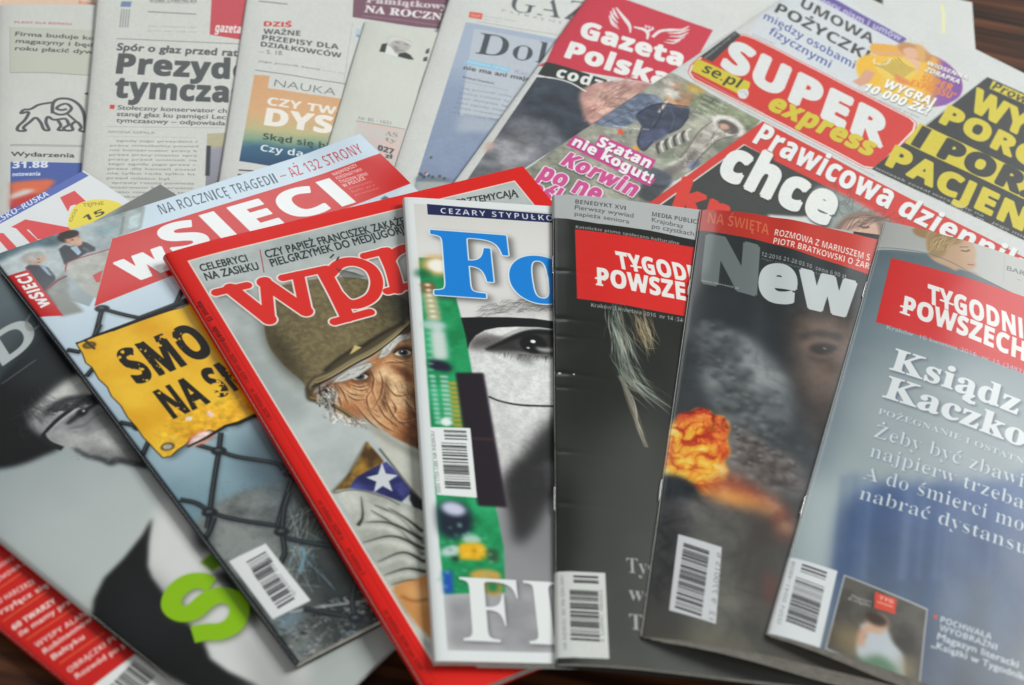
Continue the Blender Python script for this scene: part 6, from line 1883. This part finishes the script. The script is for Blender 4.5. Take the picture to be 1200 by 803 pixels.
    # red head strip
    g2 = c.grad([(0, '#b82a1e'), (1, '#c9392b')], *PX((822, 250), (1010, 300)))
    c.fill(PX((790, 225), (1100, 300), (1100, 352), (1010, 319), (960, 303), (905, 286), (860, 276), (818, 270), (790, 268)), '#c0301f', tex=g2)
    T(c, V8, 'NA ŚWIĘTA', (232, 212), (420, 250), (236, 180), '#cf6844', 'bold', -.005)
    T(c, V8, 'ROZMOWA Z MARIUSZEM', (436, 250), (708, 322), (440, 231), '#ece6e2', 'bold', -.005, rest=' S')
    T(c, V8, 'PIOTR BRATKOWSKI O ŻA', (432, 275), (712, 350), (436, 257), '#ece6e2', 'bold', -.005, rest='RTACH')
    T(c, V8, '12/2016 21-28.03.16  cena 6,90 zł', (396, 312), (656, 383), (398, 300), '#bdc0c0', 'bold', -.012)
    tiny(c, V8, (397, 322), (622, 386), 1, 1, 1.4, '#8d9090', 4)
    T(c, V8, 'N', (212, 388), (384, 430), (226, 252), '#6d7575', 'bold', .045)
    T(c, V8, 'ew', (384, 438), (690, 501), (396, 306), '#c3c9cb', 'bold', .045, rest=' sweek')
    T(c, V8, 'www.newsweek.pl', (214, 391), (326, 415), (216, 384), '#b9bcbc', 'plain')
    # barcode
    c.fill(W8((143, 120), (276, 160), (258, 394), (115, 352)), '#d3d5d8')
    c.barcode(*W8((160, 146), (132, 350), (238, 172)), seed=12)
    T(c, W8, '12  9 770015 6', (236, 378), (262, 175), (252, 384), '#8d9094', 'plain')
    u = c.unit; c.unit = 'mm'
    c.fill([(-3.4, 130), (-1.2, 150), (-.9, 290), (-3.4, 290)], '#55a52c', .2); c.unit = u


@art
def art_priest(c):
    g = c.grad([(0, '#5c6d75'), (.22, '#6f8088'), (.45, '#8d999d'), (.7, '#9daaac'), (1, '#84929a')], *PX((1060, 290), (960, 700)), noise=.12)
    u = c.unit; c.unit = 'mm'; c.fill([(-9, -5), (240, -5), (240, 300), (-9, 300)], '#8393a3', tex=g); c.unit = u
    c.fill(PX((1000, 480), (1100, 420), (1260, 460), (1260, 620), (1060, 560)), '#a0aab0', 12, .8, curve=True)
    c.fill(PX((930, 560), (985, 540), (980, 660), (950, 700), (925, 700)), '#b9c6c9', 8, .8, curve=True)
    c.fill(PX((985, 300), (1020, 330), (975, 560), (935, 560)), '#5f7080', 6, .5)
    # blue robe
    rb = c.grad([(0, '#47618f'), (.35, '#445879'), (.7, '#566273'), (1, '#555b64')], *PX((1080, 565), (1090, 803)), noise=.2)
    c.fill(W7((600, 1100), (612, 900), (622, 760), (634, 640), (652, 570), (690, 520), (740, 492), (800, 482), (900, 490), (1000, 484), (1150, 478), (1300, 470), (1350, 900), (1300, 1200), (900, 1250)), '#5a6f98', 2.8, tex=rb, curve=True)
    r = np.random.default_rng(17)
    for x, wd, col, a in ((700, 8, '#6480b4', .3), (780, 6, '#3d5488', .3), (850, 9, '#7086b0', .25), (930, 7, '#34507f', .45), (1010, 12, '#6f82a6', .3), (1160, 10, '#7687a6', .3), (655, 6, '#2f4a7e', .4)):
        c.line(W8((x + 30, -70), (x + 5, 60), (x - 10, 200), (x - 35, 420), (x - 60, 600)), wd * .6, col, 2.6, a, curve=True, w2=wd, w3=wd * .7)
    for i in range(16):
        x = r.uniform(640, 1200)
        c.line(W8((x, -60), (x - 10, 80), (x - 25, 260)), .6, r.choice(['#8a9abd', '#3b4f7c']), .9, .35, curve=True, w2=1.4)
    c.mottle(W7((630, 900), (632, 620), (650, 550), (700, 500), (780, 478), (900, 490), (1300, 470), (1300, 1200), (620, 1200)), .18, 14, 161, 2)
    # head strip with profile of a fair haired woman
    c.fill(PX((1000, 240), (1300, 330), (1300, 400), (1200, 350), (1152, 326), (1115, 311), (1085, 297), (1050, 293), (1010, 291)), '#bcbcb8')
    c.fill(X6((500, 240), (700, 250), (800, 380), (740, 385), (490, 360)), '#a9aaa7', 2, .7)
    c.ell(X6((722, 292))[0], 5.0, 4.0, '#9c7f58', 20, .4)
    c.fill(X6((745, 300), (800, 275), (880, 290), (950, 330), (975, 380), (970, 420), (978, 445), (945, 470), (900, 462), (880, 470), (850, 455), (760, 405)), '#c4a183', .4, curve=True)
    c.fill(X6((745, 310), (790, 275), (870, 285), (920, 315), (890, 345), (850, 350), (820, 400), (760, 400)), '#a3875f', .8, curve=True)
    for i in range(46):
        x = r.uniform(750, 860); y = 385 - (x - 750) * .2 + r.uniform(-60, 10)
        c.line(X6((x, y), (x + 15, y - 30), (x + r.uniform(30, 60), y - r.uniform(35, 60))), .3, r.choice(['#7d6344', '#cbb183', '#8f744e', '#dcc79c']), .08, .7, curve=True)
    c.line(X6((905, 375), (930, 378), (945, 372)), .9, '#5b4334', .2, curve=True); c.line(X6((898, 358), (940, 358)), .6, '#7d6248', .2)
    c.line(X6((935, 440), (965, 442)), .9, '#9c5c50', .2)
    c.fill(X6((840, 455), (890, 470), (960, 475), (1010, 505), (940, 480), (850, 462)), '#8f7460', .6, .8)
    c.line(X6((490, 362), (600, 365), (740, 386), (860, 430), (1010, 512), (1200, 598)), .6, '#5c6a78', .2, .8, curve=True)
    T(c, X6, 'BAR', (1118, 466), (1204, 494), (1122, 446), '#6f7274', 'plain', .01, rest='DZO')
    c.line(X6((1165, 508), (1185, 515)), .4, '#85888a'); c.line(X6((1108, 400), (1104, 520)), .3, '#a5a7a6')
    # masthead box
    c.fill(PX((1044.5, 302.5), (1300, 382), (1300, 478), (1026.5, 377.5)), '#d32322')
    w = '#eceae8'
    T(c, Q2, 'TYGODN', (284, 442), (722, 604), (284, 352), w, 'bold', .028, rest='IK')
    T(c, Q2, 'POWSZEC', (158, 494), (686, 698), (170, 410), w, 'bold', .028, rest='HNY')
    for p in (((148, 458), (212, 482)), ((146, 488), (196, 506)), ((344, 428), (414, 454))):
        c.line(Q2(*p), 1.5, w)
    T(c, W7, 'Kraków  10 kwietnia 2016  nr 15 (3483)', (780, 14), (1200, 152), (782, 2), '#b6bfc8', 'plain')
    sh = ('#525d6c', .9, .9, .8, .8)
    T(c, W7, 'Ksiądz', (788, 136), (1180, 276), (808, 74), '#dfe3e6', 'serif', .014, shadow=sh)
    T(c, W7, 'Kaczko', (766, 220), (1200, 376), (788, 158), '#dfe3e6', 'serif', .014, shadow=sh, rest='wski')
    T(c, W7, 'POŻEGNANIE I OSTATN', (753, 272), (1200, 428), (757, 256), '#cdd5dc', 'serif', -.006, shadow=('#6a7684', .4, .4, .3, .7), rest='IA')
    s2 = ('#56647c', .4, .5, .4, .7)
    T(c, W7, 'Żeby być zbawi', (736, 342), (1200, 500), (746, 304), '#cfd7df', 'serif', -.026, shadow=s2, rest='ony')
    T(c, W7, 'najpierw trzeba', (724, 402), (1200, 566), (734, 364), '#cfd7df', 'serif', -.026, shadow=s2, rest=' się')
    T(c, W7, 'A do śmierci mo', (704, 470), (1200, 634), (714, 430), '#cfd7df', 'serif', -.026, shadow=s2, rest='żna')
    T(c, W7, 'nabrać dystansu', (692, 532), (1212, 706), (702, 494), '#cfd7df', 'serif', -.026, shadow=s2)
    # barcode
    c.fill(W8((440, 180), (485, 190), (630, 232), (575, 472), (400, 424)), '#dfe2e5')
    c.barcode(*W8((522, 210), (516, 238), (598, 236)), seed=13); c.barcode(*W8((503, 250), (470, 394), (590, 282)), seed=14)
    T(c, Y8, 'ISSN 0041-4808', (300, 415), (355, 185), (286, 410), '#9a9da2', 'plain')
    # inset picture
    c.fill(W8((650, 243), (906, 348), (880, 600), (592, 470)), '#b9bfc4')
    c.fill(W8((653, 248), (902, 351), (877, 590), (597, 468)), '#4b443f', .2, tex=c.fbmtex('#3a3531', '#5d5952', 12, 121, 4))
    c.fill(W8((745, 295), (811, 318), (806, 364), (742, 345)), '#d8452f', .2)
    T(c, W8, 'TYG', (757, 318), (800, 332), (759, 307), '#f0c9bd', 'bold'); c.line(W8((752, 326), (800, 342)), .6, '#f0b6a6', .2)
    T(c, W8, 'Magazyn', (672, 312), (732, 330), (674, 304), '#b9c0c4', 'plain'); T(c, W8, 'Książki', (664, 320), (730, 342), (666, 312), '#b9c0c4', 'plain')
    c.fill(W8((610, 440), (650, 400), (720, 420), (760, 480), (700, 500)), '#8a7a58', 2.5, .8, curve=True)
    c.fill(W8((700, 400), (730, 390), (775, 400), (800, 450), (835, 500), (830, 590), (790, 560), (700, 500), (690, 460), (715, 430)), '#bcc3c9', .8, curve=True)
    c.ell(W8((752, 392))[0], 4.2, 5.4, '#c9a58c', 10, .6); c.ell(W8((748, 378))[0], 4.6, 3.2, '#3a2c24', 10, .6)
    c.line(W8((700, 462), (705, 425), (725, 402)), 3.0, '#c9a088', .6, curve=True)
    c.fill(W8((700, 500), (760, 490), (820, 540), (820, 600), (640, 500)), '#55785a', 1.5, .9, curve=True)
    c.fill(W8((820, 490), (870, 500), (860, 580), (830, 570)), '#8a7d5e', 2.0, .8)
    tb = '#cfd5dc'
    c.fill(W8((922, 366), (936, 368), (930, 382)), '#d84a3a')
    T(c, W8, 'POCHWAŁA', (943, 388), (1100, 442), (947, 370), tb, 'bold', -.005)
    T(c, W8, 'WYOBRAŹNI', (940, 412), (1116, 474), (944, 394), tb, 'bold', -.005)
    T(c, W8, 'Magazyn literacki', (934, 440), (1182, 528), (938, 420), tb, 'plain', .01)
    T(c, W8, '„Książki w Tygodnik', (916, 463), (1200, 566), (920, 444), tb, 'plain', .01, rest='u”')

# ------------------------------------------------------------------ put the papers together
ORDER = [
    ('salmon', 'newspaper', 'salmon pink newspaper peeking out at the far left corner above the paper with the animals', 'newspaper', 4, newsprint),
    ('lion', 'newspaper', 'leftmost grey newspaper with a line drawing of a bull and a bear', 'newspaper', 6, newsprint),
    ('president', 'newspaper', 'newspaper with heavy black headline over a column of print and small red masthead box', 'newspaper', 6, newsprint),
    ('science', 'newspaper', 'newspaper with an orange to blue NAUKA box and purple banner at its top', 'newspaper', 6, newsprint),
    ('letters', 'newspaper', 'nearly blank narrow newspaper with a small portrait of a man in a dark suit', 'newspaper', 5, newsprint),
    ('dollar', 'newspaper', 'newspaper with thin grey serif masthead and a light blue panel with a sea picture', 'newspaper', 6, newsprint),
    ('wings', 'newspaper', 'newspaper with red masthead, white winged emblem and black strip below it', 'newspaper', 6, newsprint),
    ('blank', 'newspaper', 'plain white newspaper with a yellow line lying under the tabloid by the bare wood', 'newspaper', 7, newsprint),
    ('super', 'newspaper', 'tabloid with slanted red masthead in white and yellow lettering and a black and yellow headline', 'newspaper', 7, newsprint),
    ('red', 'magazine', 'bottommost left magazine, red lower edge with white lines of print and blue strip on top', 'magazine', 8, magpaper),
    ('glasses', 'magazine', 'magazine cover with black haired man in glasses and green letter S', 'magazine', 9, magpaper),
    ('fence', 'magazine', 'magazine with a yellow SMO NA S warning sign hanging on a wire fence', 'magazine', 10, magpaper),
    ('soldier', 'magazine', 'red framed magazine with a painted old soldier in an olive helmet', 'magazine', 11, magpaper),
    ('chip', 'magazine', 'white bordered magazine with big blue serif title, green circuit board and grey half face', 'magazine', 12, magpaper),
    ('feather', 'magazine', 'black stapled magazine with red masthead box and pale feathery strands', 'magazine', 9, magpaper),
    ('fire', 'magazine', 'magazine with an orange fireball in dark smoke under large grey title letters', 'magazine', 12, magpaper),
    ('priest', 'magazine', 'rightmost blue grey magazine with red masthead box, white headline and small inset picture', 'magazine', 12, magpaper),
]
GLOSS = {'red': (.18, .22, .3), 'glasses': (.16, .22, .35), 'fence': (.14, .22, .6), 'soldier': (.16, .2, .35), 'chip': (.25, .18, .15),
         'feather': (.16, .22, .4), 'fire': (.12, .22, .6), 'priest': (.16, .3, .6)}
import os
ONLY = os.environ.get('ONLY')
for key, nm, label, cat, npages, pm in ORDER:
    sh = S[key]
    cvs = Canvas(sh, 4.5 if nm == 'magazine' else 3.3, '#d9dad6')
    if key in ART and not (ONLY and key not in ONLY.split(',')): ART[key](cvs)
    grp = 'newspapers fanned out behind the magazines' if nm == 'newspaper' else 'magazines fanned out in front'
    root = thing(nm, label, cat, sh, grp)
    fold_r = 1.2 if nm == 'newspaper' else {'red': 1.2, 'glasses': 1.6, 'fence': 1.3, 'soldier': 1.6, 'chip': .9, 'feather': 1.5, 'fire': 1.8, 'priest': 1.8}[key]
    if nm == 'newspaper':
        mat = print_mat(key + '_print', cvs, .52, .5, bump=.25, bscale=220)
        me = cover_mesh(sh, fold_r, mat, nv=56, n_top=44)
        add('front_page', me, root)
        build_pages(sh, root, npages, fold_r, salmonpaper if key == 'salmon' else pm, short=.4, jitter=1.0)
    else:
        g = GLOSS[key]
        mat = print_mat(key + '_print', cvs, g[0] + .22, g[1], coat=g[2], coat_rough=g[0], bump=.05, bscale=60)
        nv = 300 if key == 'feather' else 90
        me = cover_mesh(sh, fold_r, mat, nv=nv, n_top=56)
        add('cover', me, root)
        build_pages(sh, root, npages, fold_r, pm, nv=20)
    if key == 'feather':
        staple(sh, root, 47, 13, steel); staple(sh, root, 196, 13, steel)
    if key == 'fire':
        staple(sh, root, 56, 12, steel); staple(sh, root, 190, 12, steel)
    if key == 'priest':
        staple(sh, root, 52, 12, steel); staple(sh, root, 205, 12, steel)

bpy.data.objects.remove(_fo)
bpy.data.curves.remove(_fc)
print('script time', round(time.time() - T_START, 1))
